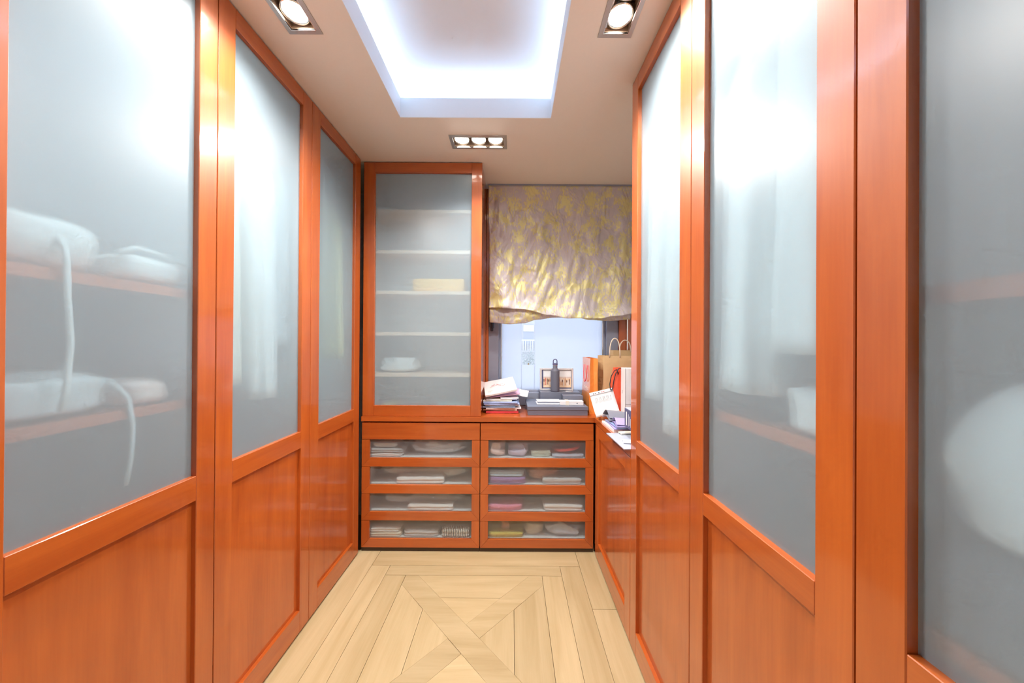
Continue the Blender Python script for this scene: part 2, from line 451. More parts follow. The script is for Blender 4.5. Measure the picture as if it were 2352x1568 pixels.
# walls
struct(MB().box(WL - .1, WL, Y0 - .1, Y1 + .1, -PT, U + .04), 'wall_left', ['wall_paint'])
struct(MB().box(WR, WR + .1, Y0 - .1, Y1 + .1, -PT, U + .04), 'wall_right', ['wall_paint'])
struct(MB().box(WL, WR, Y0 - .1, Y0, -PT, U + .04), 'wall_front', ['wall_paint'])
WX0, WX1, WZ0, WZ1 = -0.175, 0.80, 0.85, 2.40      # window opening
c = MB(); c.box(WL, WX0, Y1, Y1 + .1, -PT, U + .04); c.box(WX1, WR, Y1, Y1 + .1, -PT, U + .04)
c.box(WX0, WX1, Y1, Y1 + .1, -PT, WZ0); c.box(WX0, WX1, Y1, Y1 + .1, WZ1, U + .04)
struct(c, 'wall_back', ['wall_paint'])
# side walls behind the camera, flush with the wardrobe fronts
struct(MB().box(WL, XL, Y0, 0.538, -PT, ZC), 'wall_side_left', ['wall_paint'])
struct(MB().box(XR, WR, Y0, 0.026, -PT, ZC), 'wall_side_right', ['wall_paint'])
# window: frame in slate paint, sash, glass, handle
win = bpy.data.objects.new('window_1', None); win['kind'] = 'structure'; win.location = (0, 0, 0); C.objects.link(win)
f = MB(); yf = 2.392
f.box(WX0, -.100, yf, Y1, WZ0, WZ1, 0, .002); f.box(.706, WX1 - .005, yf, Y1, WZ0, WZ1, 0, .002)
f.box(-.100, .706, yf, Y1, WZ0, .945, 0, .002); f.box(-.100, .706, yf, Y1, 2.33, WZ1, 0, .002)
f.build('window_frame', ['window_frame'], win)
f = MB(); ys = 2.418
f.box(-.100, -.083, ys, Y1, .945, 2.33, 0, .002); f.box(.690, .706, ys, Y1, .945, 2.33, 0, .002); f.box(-.083, .690, ys, Y1, .945, .962, 0, .002)
f.build('sash', ['window_frame'], win)
f = MB(); f.box(-.083, -.078, ys + .01, ys + .02, .962, 2.33); f.box(.683, .690, ys + .004, ys + .02, .962, 2.33)
f.build('glazing_bead', ['bright_metal'], win)
MB().box(-.083, .690, 2.440, 2.446, .962, 2.33).build('pane', ['clear_glass'], win)
fm = MB(); fm.box(-.083, .073, 2.4375, 2.4395, .962, 2.33); fm.box(.173, .690, 2.4375, 2.4395, .962, 2.33); fm.box(.073, .173, 2.4375, 2.4395, .962, 1.150)  # film added to dim the sky around one clear strip
fm.build('added_film', ['added_film'], win)
h = MB(); h.box(-.160, -.136, yf - .012, yf, 1.425, 1.53, 0, .003); h.box(-.157, -.139, yf - .05, yf - .012, 1.50, 1.52, 0, .003)
h.box(-.158, -.138, yf - .05, yf - .036, 1.40, 1.52, 0, .004)
h.build('handle', ['black_plastic'], win)
# wooden jambs beside the window
c = MB(); c.box(-.193, WX0, 2.372, Y1, WT, ZC, 0, .001); struct(c, 'trim_1', ['cherry_z'])
c = MB(); c.box(WX1 - .005, WR, 2.372, Y1, WT, ZC, 0, .001); struct(c, 'trim_2', ['cherry_z'])
c = MB(); c.box(.846, .856, 2.358, 2.371, WT, ZC, 0, .001); struct(c, 'trim_3', ['bright_metal'])

# ------------------------------------------------------------------ wardrobes
REC = 0.017     # recess of glass and panel behind the frame face
def wardrobe(side, y0, y1, label, shelves=(), rail=False, stw=0.064, rb=0.838):
    """tall unit with one framed door: frosted glass above, recessed wooden panel below"""
    s = -1 if side == 'L' else 1; xf = XL if side == 'L' else XR
    root = thing('wardrobe', label, 'wardrobe', (xf + s * .29, (y0 + y1) / 2, 0)); off = root.location[:]
    def bxs(mb, a, b, p, q, z0, z1, mi=0, ch=0.0):      # a, b: depth behind the face
        x0, x1 = sorted((xf + s * a, xf + s * b)); mb.box(x0, x1, p, q, z0, z1, mi, ch); return mb
    b = MB(); t = .018
    bxs(b, .024, .58, y0 + .0006, y0 + t, .012, ZC - .002); bxs(b, .024, .58, y1 - t, y1 - .0006, .012, ZC - .002)
    bxs(b, .024, .58, y0 + t, y1 - t, .012, .05); bxs(b, .024, .58, y0 + t, y1 - t, ZC - .04, ZC - .002)
    bxs(b, .56, .58, y0 + t, y1 - t, .05, ZC - .04)
    b.build('body', ['interior_white'], root, off)
    b = MB(); bxs(b, .03, .56, y0, y1, 0.0, .012); b.build('plinth', ['gap_shade'], root, off)  # near-black colour paints in the shade of the gap under the door
    for z in shelves:
        b = MB(); bxs(b, .042, .56, y0 + t, y1 - t, z - .026, z, 0, .001); b.build('shelf', ['cherry_y'], root, off)
    if rail:
        xm = xf + s * .28
        MB().tube([(xm, y0 + t, 2.22), (xm, y1 - t, 2.22)], .012, 10).build('hanging_rail', ['bright_metal'], root, off)
    g = .0012; th = .022
    d = MB()                                             # door: stiles upright grain, rails lengthwise
    for a, q in ((y0 + g, y0 + stw), (y1 - stw, y1 - g)): bxs(d, 0, th, a, q, .010, ZC - .006, 0, .0015)
    for z0, z1 in ((.010, .108), (rb, .912), (GLASS_TOP, ZC - .006)): bxs(d, 0.0002, th, y0 + stw, y1 - stw, z0, z1, 1, .0012)
    door = d.build('door', ['cherry_z', 'cherry_y'], root, off)
    p = MB(); bxs(p, REC - .003, th - .001, y0 + stw - .004, y1 - stw + .004, .104, rb + .004); p.build('lower_panel', ['cherry_z'], door, off)
    gx = sorted((xf + s * (REC - .001), xf + s * (REC + .004)))
    pane_box(gx[0], gx[1], y0 + stw - .003, y1 - stw + .003, .909, GLASS_TOP + .003, 5 if side == 'L' else 4).build('glass_pane', ['frosted_glass', 'pane_back'], door, off)
    return root
wardrobe('L', 0.540, 1.025, 'left-hand wardrobe nearest the camera, wide frosted pane with shelves and bags behind it', shelves=(1.142, 1.473), stw=.060)
wardrobe('L', 1.025, 1.507, 'middle wardrobe of the left-hand row, pale hanging garments behind its frosted pane', rail=True)
wardrobe('L', 1.507, 1.992, 'left-hand wardrobe in the corner beside the chest of drawers', rail=True, stw=.066)
wardrobe('R', 0.938, 1.405, 'right-hand wardrobe farthest from the camera, next to the cluttered worktop', rail=True, rb=.853)
wardrobe('R', 0.488, 0.938, 'middle wardrobe of the right-hand row, frosted pane with a white shape low behind it', rail=True, shelves=(1.14,), rb=.853)
wardrobe('R', 0.028, 0.488, 'right-hand wardrobe nearest the camera, dark box and white bundle behind its frosted pane', shelves=(.945, 1.40), rb=.853)

# ------------------------------------------------------------------ low cabinet on the right, under the worktop
root = thing('base_cabinet', 'low cherry wood cabinet with one panelled door under the cluttered right worktop', 'cabinet', (.80, 1.71, 0)); off = root.location[:]
b = MB(); b.box(XR + .024, WR - .02, 1.407, 2.37, .012, .818); b.build('body', ['cherry_y'], root, off)
d = MB(); y0, y1 = 1.4075, 1.992
for a, q in ((y0, y0 + .066), (y1 - .066, y1)): d.box(XR, XR + .022, a, q, .010, .815, 0, .0015)
for z0, z1 in ((.010, .112), (.745, .815)): d.box(XR + .0002, XR + .022, y0 + .066, y1 - .066, z0, z1, 1, .0012)
door = d.build('door', ['cherry_z', 'cherry_y'], root, off)
MB().box(XR + REC - .003, XR + .021, y0 + .062, y1 - .062, .108, .749).build('lower_panel', ['cherry_z'], door, off)

# ------------------------------------------------------------------ worktop (one continuous L)
poly = [(-.943, 2.008), (XR - .001, 2.008), (XR - .001, 1.407), (WR, 1.407), (WR, 2.39), (-.175, 2.39), (-.175, 2.371), (-.943, 2.371)]
wt = MB(); n = len(poly)
vs = [(x, y, z) for z in (.82, WT) for x, y in poly]
wt.add(vs, [(i, (i + 1) % n, n + (i + 1) % n, n + i) for i in range(n)] + [(0, 1, 4, 5, 6, 7), (1, 2, 3, 4)] + [(n + 0, n + 1, n + 4, n + 5, n + 6, n + 7), (n + 1, n + 2, n + 3, n + 4)])
wto = wt.build('worktop', ['cherry_x']); tag(wto, 'L-shaped cherry wood worktop above the drawers, below the window', 'worktop')

# ------------------------------------------------------------------ chests of drawers
def chest(x0, x1, label):
    root = thing('drawer_chest', label, 'chest of drawers', ((x0 + x1) / 2, YF + .17, 0)); off = root.location[:]
    b = MB(); yb = 2.365
    b.box(x0, x0 + .012, YF + .024, yb, .0, .818); b.box(x1 - .012, x1, YF + .024, yb, .0, .818)
    b.box(x0 + .012, x1 - .012, yb - .01, yb, .0, .818); b.box(x0 + .012, x1 - .012, YF + .024, yb - .01, .0, .022)
    b.build('body', ['cherry_z'], root, off)
    MB().box(x0, x1, YF + .008, YF + .024, 0, .022).build('plinth', ['plinth_brown'], root, off)
    g = .0015
    d = MB().box(x0 + g, x1 - g, YF, YF + .02, .7045, .811, 0, .0012)
    d.box(x0 + .016, x1 - .016, YF + .02, yb - .03, .712, .72)
    d.build('drawer', ['cherry_x'], root, off)
    for k in range(4):
        z1 = .7025 - k * .1692; z0 = z1 - .1675
        a, q = x0 + g, x1 - g; sw = .050; rh = .053
        d = MB()
        # mitred U frame: two side stiles and a bottom rail, no top rail
        def pr(poly, mi):
            vs = [(x, YF, z) for x, z in poly] + [(x, YF + .02, z) for x, z in poly]; n = len(poly)
            d.add(vs, [(i, (i + 1) % n, n + (i + 1) % n, n + i) for i in range(n)] + [tuple(range(n)), tuple(range(n, 2 * n))], mi)
        e = .0006
        pr([(a, z0 + e), (a + sw - e, z0 + rh + e), (a + sw - e, z1), (a, z1)], 0)
        pr([(q, z0 + e), (q, z1), (q - sw + e, z1), (q - sw + e, z0 + rh + e)], 0)
        pr([(a + e, z0), (q - e, z0), (q - sw, z0 + rh), (a + sw, z0 + rh)], 1)
        dr = d.build('drawer', ['cherry_z', 'cherry_x'], root, off)
        pane_box(a + sw - .004, q - sw + .004, YF + .010, YF + .014, z0 + rh - .004, z1 - .001, 2).build('glass_pane', ['frosted_drawer', 'pane_back'], dr, off)
        bxm = MB(); i0, i1 = x0 + .018, x1 - .018; y0, y1 = YF + .0205, yb - .025
        bxm.box(i0, i1, y0, y1, z0 + rh - .012, z0 + rh - .004); bxm.box(i0, i0 + .006, y0, y1, z0 + rh - .004, z1 - .012)
        bxm.box(i1 - .006, i1, y0, y1, z0 + rh - .004, z1 - .012); bxm.box(i0, i1, y1 - .006, y1, z0 + rh - .004, z1 - .012)
        bxm.build('drawer_box', ['interior_white'], dr, off)
    return root
XM = -.1965
chest(-.9425, XM - .001, 'left chest of cherry wood drawers with frosted fronts, beneath the tall upper cabinet')
chest(XM + .001, .5185, 'right chest of cherry wood drawers with frosted fronts, beneath the window')
DZ = [.7025 - k * .1692 - .1675 + .053 - .003 for k in range(4)]     # drawer floors

# ------------------------------------------------------------------ upper cabinet
x0, x1, y0, z0, z1 = -.942, -.194, YF + .003, WT + .001, ZC - .006
root = thing('wall_cabinet', 'tall upper cabinet with frosted pane and five shelves, standing on the worktop', 'cabinet', ((x0 + x1) / 2, 2.19, WT)); off = root.location[:]
b = MB(); b.box(x0, x0 + .018, y0 + .022, 2.37, z0, z1); b.box(x1 - .018, x1, y0 + .022, 2.37, z0, z1, 1, .001)
b.box(x0 + .018, x1 - .018, 2.352, 2.37, z0, z1); b.box(x0 + .018, x1 - .018, y0 + .022, 2.352, z0, z0 + .02); b.box(x0 + .018, x1 - .018, y0 + .022, 2.352, z1 - .02, z1)
b.build('body', ['interior_white', 'cherry_z'], root, off)
for z in (1.118, 1.381, 1.645, 1.905, 2.165):
    MB().box(x0 + .018, x1 - .018, y0 + .028, 2.352, z - .022, z, 0, .001).build('shelf', ['shelf_edge'], root, off)
d = MB(); sw = .066
for a, q in ((x0 + .001, x0 + sw + .006), (x1 - sw, x1)): d.box(a, q, y0, y0 + .022, z0, z1, 0, .0015)
for a, q in ((z0, .918), (GLASS_TOP + .002, z1)): d.box(x0 + sw + .006, x1 - sw, y0 + .0002, y0 + .022, a, q, 1, .0012)
door = d.build('door', ['cherry_z', 'cherry_x'], root, off)
pane_box(x0 + sw + .002, x1 - sw + .004, y0 + REC - .001, y0 + REC + .004, .914, GLASS_TOP + .006, 2).build('glass_pane', ['frosted_glass', 'pane_back'], door, off)

# ------------------------------------------------------------------ recessed spotlights
def spotlight(x, y, ax, label, tilt=(0, 0), single=False):
    root = thing('recessed_spotlight', label, 'spotlight', (x, y, ZC), (0, 0, 0 if ax == 'x' else PI / 2), 'three-lamp recessed ceiling spotlights')
    tr = MB(); a, b = FL / 2, FW / 2
    ring(tr, -a + .018, a - .018, -b + .018, b - .018, -a, a, -.0025, .0, -b, b)
    trim = tr.build('trim', ['brushed_metal'], root)
    e = MB(); ring(e, -a + .018, a - .018, -b + .018, b - .018, -a + .016, a - .016, -.004, .002, -b + .016, b - .016)
    e.build('inner_edge', ['bright_metal'], trim)
    hs = MB(); a2, b2 = a - .0125, b - .0125; H = .09
    hs.box(-a2, a2, -b2, b2, H, H + .004)
    ring(hs, -a2 + .003, a2 - .003, -b2 + .003, b2 - .003, -a2, a2, .0005, H, -b2, b2)
    hs.build('housing', ['copper_inside'], root)
    for k in (-1, 0, 1):
        cx = k * .0955
        r = MB(); r.lathe([(.0405, .012), (.044, .010), (.044, .02), (.036, .045), (.015, .075), (.010, .09)], (cx, 0, 0), 28, caps=False)
        lamp = r.build('lamp', ['reflector'], root)
        g = MB(); g.lathe([(.0001, .016), (.039, .017), (.039, .020), (.0001, .0205)], (cx, 0, 0), 24)
        g.build('bulb_face', ['lamp_glow'], lamp)
        if single and k: continue
        ld = bpy.data.lights.new('halogen', 'SPOT'); ld.energy = LAMP_W * (1.2 if single else 1); ld.color = (1.0, 0.95, 0.89)
        ld.spot_size = math.radians(150); ld.spot_blend = 1.0; ld.shadow_soft_size = 0.03
        lo = bpy.data.objects.new('halogen', ld); C.objects.link(lo); lo.parent = root; lo.location = (cx, 0, .006); lo.rotation_euler = (math.radians(tilt[0]), math.radians(tilt[1]), 0)
    return root
LB = ['recessed three-lamp ceiling spotlight on the left, above the left-hand wardrobes', 'recessed three-lamp ceiling spotlight on the right, above the right-hand wardrobes',
      'recessed three-lamp ceiling spotlight seen whole, between the lit ceiling tray and the window']
TL = [(-14, 0), (14, 0), (-28, 0)]
for k in range(3): spotlight(*FIX[k], LB[k], TL[k])

# ------------------------------------------------------------------ roman blind
def brocade():
    m, nt, out = nodes_of('brocade')
    p = N(nt, 'ShaderNodeBsdfPrincipled'); p.inputs['Roughness'].default_value = 0.42; p.inputs['Sheen Weight'].default_value = 0.3
    tc = N(nt, 'ShaderNodeTexCoord')
    def nz(sc, det, dist=0.0):
        mp = N(nt, 'ShaderNodeMapping'); mp.inputs['Scale'].default_value = sc
        L(nt, tc.outputs['Object'], mp.inputs['Vector'])
        n = N(nt, 'ShaderNodeTexNoise', i_Scale=1.0, i_Detail=det, i_Distortion=dist); L(nt, mp.outputs[0], n.inputs['Vector']); return n
    fine = nz((200, 4, 40), 2.5); clus = nz((12, 2, 10), 2.0, 0.4)
    ad = N(nt, 'ShaderNodeMath', operation='MULTIPLY_ADD'); ad.inputs[1].default_value = 1.1
    L(nt, clus.outputs['Fac'], ad.inputs[0]); L(nt, fine.outputs['Fac'], ad.inputs[2])
    gt = N(nt, 'ShaderNodeMapRange'); gt.inputs[1].default_value = 1.075; gt.inputs[2].default_value = 1.09
    L(nt, ad.outputs[0], gt.inputs[0])
    mx = N(nt, 'ShaderNodeMix', data_type='RGBA'); mx.inputs[6].default_value = (0.60, 0.55, 0.56, 1); mx.inputs[7].default_value = (0.76, 0.70, 0.33, 1)
    L(nt, gt.outputs[0], mx.inputs[0]); L(nt, mx.outputs[2], p.inputs['Base Color'])
    mt = N(nt, 'ShaderNodeMath', operation='MULTIPLY'); mt.inputs[1].default_value = 0.25
    L(nt, gt.outputs[0], mt.inputs[0]); L(nt, mt.outputs[0], p.inputs['Metallic'])
    cz = nz((10, 4, 6), 2.5, 0.8)
    b = N(nt, 'ShaderNodeBump', i_Strength=0.8, i_Distance=0.03); L(nt, cz.outputs['Fac'], b.inputs['Height']); L(nt, b.outputs[0], p.inputs['Normal'])
    L(nt, p.outputs[0], out.inputs[0]); MATS['brocade'] = m
brocade()
def lerp_pts(pts, u):
    for (a, p), (b, q) in zip(pts, pts[1:]):
        if u <= b:
            k = (u - a) / (b - a); k = k * k * (3 - 2 * k); return p + (q - p) * k
    return pts[-1][1]
BX0, BX1, BY = -0.176, 0.862, 2.300
ZB = [(0, 1.565), (.22, 1.555), (.42, 1.515), (.55, 1.492), (.75, 1.492), (.9, 1.512), (1, 1.530)]
def blind_pt(u, v):
    zb = lerp_pts(ZB, u); top = ZC - .012
    L1 = top - (zb + .06)
    x = BX0 + (BX1 - BX0) * u
    x += (.012 * (1 - u) - .006 * u) * min(1, v * 1.6)          # hangs in a little towards the bottom
    n = noise.noise((u * 6, v * 3, 3.1)); n2 = noise.noise((u * 13, v * 7, 8.2))
    fold = .012 * math.sin(u * 23 + 2.2 * noise.noise((v * 2, u * 3, 1))) * (.25 + v) + .034 * n + .018 * n2 + .022 * abs(noise.noise((u * 18 + v * 5, v * 6, 2.7)))
    if v < .72:
        k = v / .72; z = top - L1 * k; y = -.004 - fold * min(1, k * 3) - .014 * k ** 4
    else:
        k = (v - .72) / .28; a = k * PI * 1.25; r = .036 + .012 * noise.noise((u * 5, 2.2, .3))
        z = zb + .06 - .06 * math.sin(min(a, PI / 2)) if a < PI / 2 else zb + .028 * (1 - math.sin(a))
        y = -.018 - fold * (1 - k) - r * math.sin(min(a, PI)) * 1.0 + .035 * k
        z += .012 * noise.noise((u * 9, k * 2, 5)) * k
    return (x, BY + y, z)
root = thing('roman_blind', 'taupe and gold brocade roman blind gathered up over the window', 'blind', ((BX0 + BX1) / 2, BY, 1.46)); off = root.location[:]
MB().box(BX0, BX1, BY - .004, BY + .024, ZC - .022, ZC - .001).build('head_rail', ['window_frame'], root, off)
MB().grid(blind_pt, 110, 90, 0, .0022).build('shade_fabric', ['brocade'], root, off)
ZB2 = [(0, 1.462), (.14, 1.450), (.24, 1.458), (.34, 1.484), (.46, 1.500), (.6, 1.505), (.72, 1.484), (.85, 1.478), (1, 1.490)]
def fold2(u, v):
    zb = lerp_pts(ZB2, u); zt = lerp_pts(ZB, u) + .055
    x = BX0 + .014 + (BX1 - BX0 - .03) * u; n = noise.noise((u * 9, v * 4, 11.7)); n2 = noise.noise((u * 22, v * 6, 4.4))
    z = zt + (zb - zt) * (min(v / .8, 1)); y = -.004 - .02 * math.sin(min(v / .8, 1) * PI) - .012 * n * v - .006 * n2
    if v > .8: k = (v - .8) / .2; z = zb + .004 * math.sin(k * PI) * -1 + .02 * k; y += .022 * k
    return (x, BY + y, z)
MB().grid(fold2, 90, 30, 0, .002).build('lower_fold', ['brocade'], root, off)
MB().tube([(BX0 + .006, BY + .02, ZC - .03), (BX0 + .010, BY + .02, 1.43)], .0022, 6).build('cord', ['black_cord'], root, off)

# ------------------------------------------------------------------ text as thin flat print
def text_mesh(txt, size, M, mat, parent, name='lettering'):
    cu = bpy.data.curves.new(name, 'FONT'); cu.body = txt; cu.size = size; cu.align_x = 'CENTER'; cu.align_y = 'CENTER'; cu.extrude = 0.0002; cu.resolution_u = 3
    o = bpy.data.objects.new(name + '_src', cu); C.objects.link(o)
    dg = bpy.context.evaluated_depsgraph_get(); me = bpy.data.meshes.new_from_object(o.evaluated_get(dg))
    bpy.data.objects.remove(o); me.transform(M); me.materials.clear(); me.materials.append(MATS[mat])
    r = bpy.data.objects.new(name, me); C.objects.link(r); r.parent = parent; return r

# ------------------------------------------------------------------ boxes, bottle and photo on the worktop
def lidded_box(x0, x1, y0, y1, z0, h, lid, label, mat='grey_card'):
    cx, cyy = (x0 + x1) / 2, (y0 + y1) / 2; a, b = (x1 - x0) / 2, (y1 - y0) / 2
    root = thing('storage_box', label, 'box', (cx, cyy, z0))
    MB().box(-a + .003, a - .003, -b + .003, b - .003, 0, h - .003, 0, .0012).build('base', [mat], root)
    l = MB(); l.box(-a, a, -b, b, h - .002, h, 0, .0008)
    ring(l, -a + .002, a - .002, -b + .002, b - .002, -a, a, h - lid, h - .001, -b, b)
    l.build('lid', [mat], root); return root
BT = WT + .057
big = lidded_box(.102, .494, 2.062, 2.345, WT, .057, .022, 'large flat slate grey box with a lid, front of the worktop under the window')
lidded_box(.203, .486, 2.262, 2.382, BT, .062, .062, 'slate grey box carrying the bottle and the framed photo')
lidded_box(.350, .484, 2.172, 2.256, BT, .052, .052, 'small slate grey box beside the orange bag, behind the white phone box')
B2 = BT + .062
root = thing('water_bottle', 'matt charcoal metal water bottle with a loop cap, in front of the framed photo', 'bottle', (.311, 2.300, B2))
body = MB().lathe([(.0001, 0), (.029, 0), (.0315, .003), (.032, .010), (.032, .146), (.0310, .150), (.0175, .167), (.0165, .170), (.0165, .188), (.0001, .188)], seg=32).build('body', ['bottle_grey'], root)
MB().lathe([(.0172, .186), (.0176, .186), (.0176, .190), (.0172, .190)], seg=32).build('steel_ring', ['bright_metal'], root)
cap = MB().lathe([(.0001, .190), (.018, .190), (.0185, .192), (.0185, .201), (.017, .204), (.0001, .204)], seg=32).build('cap', ['bottle_cap'], root)
pts = [(-.013, 0, .202)] + [(-.0135 * math.cos(a), 0, .216 + .016 * math.sin(a)) for a in [i * PI / 12 for i in range(13)]] + [(.013, 0, .202)]
MB().tube(pts, .0034, 8).build('loop', ['bottle_cap'], cap)
root = thing('photo_frame', 'silver framed beach photo of a row of people, standing behind the bottle', 'photo frame', (.331, 2.350, B2), (math.radians(-5), 0, 0))
fr = MB(); ring_h = .164; w2 = .124
for a, b, z0, z1 in ((-w2, -w2 + .015, 0, ring_h), (w2 - .015, w2, 0, ring_h), (-w2 + .015, w2 - .015, 0, .013), (-w2 + .015, w2 - .015, ring_h - .015, ring_h)):
    fr.box(a, b, 0, .014, z0, z1, 0, .003)
fr.build('frame', ['silver_frame'], root)
MB().box(-w2 + .013, w2 - .013, .009, .013, .010, ring_h - .012).build('backing', ['navy_card'], root)
plain('photo_sky', (.80, .84, .86), .5); plain('photo_sea', (.70, .60, .55), .5); plain('photo_sand', (.92, .72, .50), .5)
ph = MB(); ph.box(-.098, .106, .0075, .009, .10, .146, 0); ph.box(-.098, .106, .0075, .009, .088, .10, 1); ph.box(-.098, .106, .0075, .009, .022, .088, 2)
photo = ph.build('photo', ['photo_sky', 'photo_sea', 'photo_sand'], root)
cols = ['photo_skin', 'photo_red', 'photo_white', 'photo_brown']
plain('photo_skin', (.60, .33, .20), .5); plain('photo_red', (.62, .12, .10), .5); plain('photo_white', (.80, .76, .72), .5); plain('photo_brown', (.16, .08, .06), .5)
ph = MB(); random.seed(3)
for i in range(19):
    x = -.092 + i * .0104 + random.uniform(-.002, .002); hh = random.uniform(.046, .062); z = random.uniform(.034, .044); k = random.randrange(4); j = random.randrange(4)
    for a, b, q0, q1, mi in ((-.0012, .0012, hh * .85, hh, 0), (-.0036, .0036, hh * .48, hh * .83, k), (-.0033, -.0006, 0, hh * .48, j), (.0006, .0033, 0, hh * .48, j)):
        ph.box(x + a, x + b, .0069, .0075, z + q0, z + q1, mi)
ph.build('people_print', cols, photo)
MB().box(-.02, .02, .014, .018, 0, .12, 0, .001).build('easel_back', ['print_dark'], root)
root = thing('phone_box', 'small white phone box with a paper band, lying on the large slate box', 'box', (.398, 2.140, BT), (0, 0, math.radians(-2)))
MB().box(-.077, .077, -.025, .025, 0, .027, 0, .0015).build('carton', ['white_card'], root)
b = MB(); ring(b, -.0005, .0005, -.0256, .0256, 0, 0, 0, 0, 0, 0) if False else None
bd = MB()
for x0, x1 in ((-.040, -.018),):
    bd.box(x0, x1, -.0262, .0262, .0272, .0282); bd.box(x0, x1, -.0264, -.0254, 0, .0282); bd.box(x0, x1, .0254, .0264, 0, .0282)
bd.build('paper_band', ['cream_paper'], root)
lg = MB(); M = Matrix.Translation((.035, -.0252, .0125)) @ Matrix.Rotation(PI / 2, 4, 'X')
lg.lathe([(.0001, 0), (.0028, 0), (.0028, .0003), (.0001, .0003)], (-.0011, 0, 0), 10, M=M); lg.lathe([(.0001, 0), (.0028, 0), (.0028, .0003), (.0001, .0003)], (.0011, 0, 0), 10, M=M)
lg.lathe([(.0001, 0), (.0010, 0), (.0010, .0003), (.0001, .0003)], (.0012, .0040, 0), 8, M=M)
lg.build('logo', ['print_dark'], root)
root = thing('plastic_case', 'flat clear plastic case of papers left of the phone box', 'case', (.250, 2.185, BT), (0, 0, math.radians(1)))
MB().box(-.082, .082, -.048, .048, 0, .006, 0, .001).build('tray', ['white_paper'], root)
MB().box(-.074, .070, -.042, .044, .0065, .016, 0, .001).build('papers', ['grey_folder'], root)
MB().box(-.079, .079, -.046, .046, .0165, .020, 0, .001).build('cover', ['white_card'], root)
# white pen and slip on the box by the photo
solo(MB().tube([(.385, 2.285, B2 + .0035), (.440, 2.300, B2 + .0035)], .0034, 8), 'pen', ['white_card'], 'white pen lying right of the charcoal bottle', 'pen')

# ------------------------------------------------------------------ paper stack on the left
random.seed(11)
def slab(w, d, t, mat, x, y, z, rz, label, cat, name, bend=0.0, pages=None, tilt=(0, 0), group='papers stacked beside the upper cabinet'):
    root = thing(name, label, cat, (x, y, z), (tilt[0], tilt[1], rz), group)
    def f(zc):
        return lambda u, v: ((u - .5) * w, (v - .5) * d, zc + bend * ((2 * u - 1) ** 2) * .5 + .0012 * noise.noise((u * 4 + x * 9, v * 4, z * 40)))
    if pages:
        MB().grid(f(t * .5), 10, 8, 0, t * .86, False).build('pages', [pages], root)
        c = MB(); c.grid(f(t * .95), 10, 8, 0, .0008, False); c.grid(f(.0005), 10, 8, 0, .0008, False); c.build('cover', [mat], root)
    else: MB().grid(f(t * .5), 10, 8, 0, t, False).build('sheet', [mat], root)
    return root
z = WT + .0015
specs = [
 (.215, .21, .012, 'red_cover', None, 'red-covered magazine at the very bottom of the paper stack', 'magazine', 'magazine', 1),
 (.225, .20, .010, 'white_paper', 'cream_paper', 'white journal lying on the red magazine', 'magazine', 'magazine', -2),
 (.232, .21, .008, 'white_paper', None, 'loose white sheets sticking out low in the paper stack', 'papers', 'paper_bundle', 3),
 (.215, .22, .009, 'slate_folder', None, 'dark slate folder in the lower half of the paper stack', 'folder', 'document_folder', -1),
 (.222, .21, .006, 'white_paper', None, 'thin white sheets between the slate and blue folders', 'papers', 'paper_bundle', 1),
 (.236, .21, .008, 'blue_folder', None, 'lower light blue folder in the middle of the paper stack', 'folder', 'document_folder', 1.5),
 (.226, .215, .007, 'blue_folder', None, 'upper light blue folder under the cream envelopes', 'folder', 'document_folder', -1),
 (.190, .20, .006, 'cream_paper', None, 'long cream envelope above the blue folders', 'envelope', 'envelope', -2),
 (.205, .19, .007, 'cream_paper', 'white_paper', 'cream booklet near the top of the paper stack', 'booklet', 'booklet', 2),
 (.120, .19, .006, 'white_paper', None, 'small white folded sheet near the top right of the paper stack', 'papers', 'folded_sheet', 4),
]
for i, (w_, d_, t_, m_, pg, lab, cat, nm, rz) in enumerate(specs):
    dx = [.005, .000, .008, -.006, .004, .002, .0, -.012, .0, .035][i]
    slab(w_, d_, t_, m_, -.072 + dx * 1.4, 2.222 + random.uniform(-.008, .008), z, math.radians(rz * 1.5), lab, cat, nm, random.uniform(0, .003), pg)
    z += t_ + .0022
slab(.200, .185, .004, 'pink_paper', -.045, 2.235, z + .013, math.radians(2), 'pink card showing under the tilted white booklet', 'card', 'card', 0, None, (math.radians(3), math.radians(-7)))
bk = slab(.215, .215, .012, 'white_card', -.082, 2.222, z + .056, math.radians(5), 'white booklet with a red flowering branch drawing, tilted on top of the paper stack', 'booklet', 'booklet', 0, 'white_paper', (math.radians(17), math.radians(-11)))
pr = MB(); random.seed(5)
for i in range(26):
    x = -.055 + i * .0036 + random.uniform(-.003, .003); y = .012 + .016 * math.sin(i * .23) + random.uniform(-.009, .009); r = random.uniform(.002, .0055)
    pr.lathe([(.0001, 0), (r, 0), (r * .9, .0003), (.0001, .0003)], (x, y, .0128), 7)
pr.tube([(-.07, -.005, .0128), (-.03, .012, .0128), (.02, .022, .0128), (.06, .03, .0128)], .0006, 4)
for k in range(3): pr.box(-.085, .03 - .02 * k, -.055 - .014 * k, -.0535 - .014 * k, .0126, .0130)
pr.build('flower_print', ['print_pink'], bk)
slab(.07, .12, .003, 'white_paper', .082, 2.285, z + .004, math.radians(-6), 'loose white sheet slipping off the right of the tilted booklet', 'papers', 'loose_sheet', .006, None, (math.radians(12), math.radians(10)))

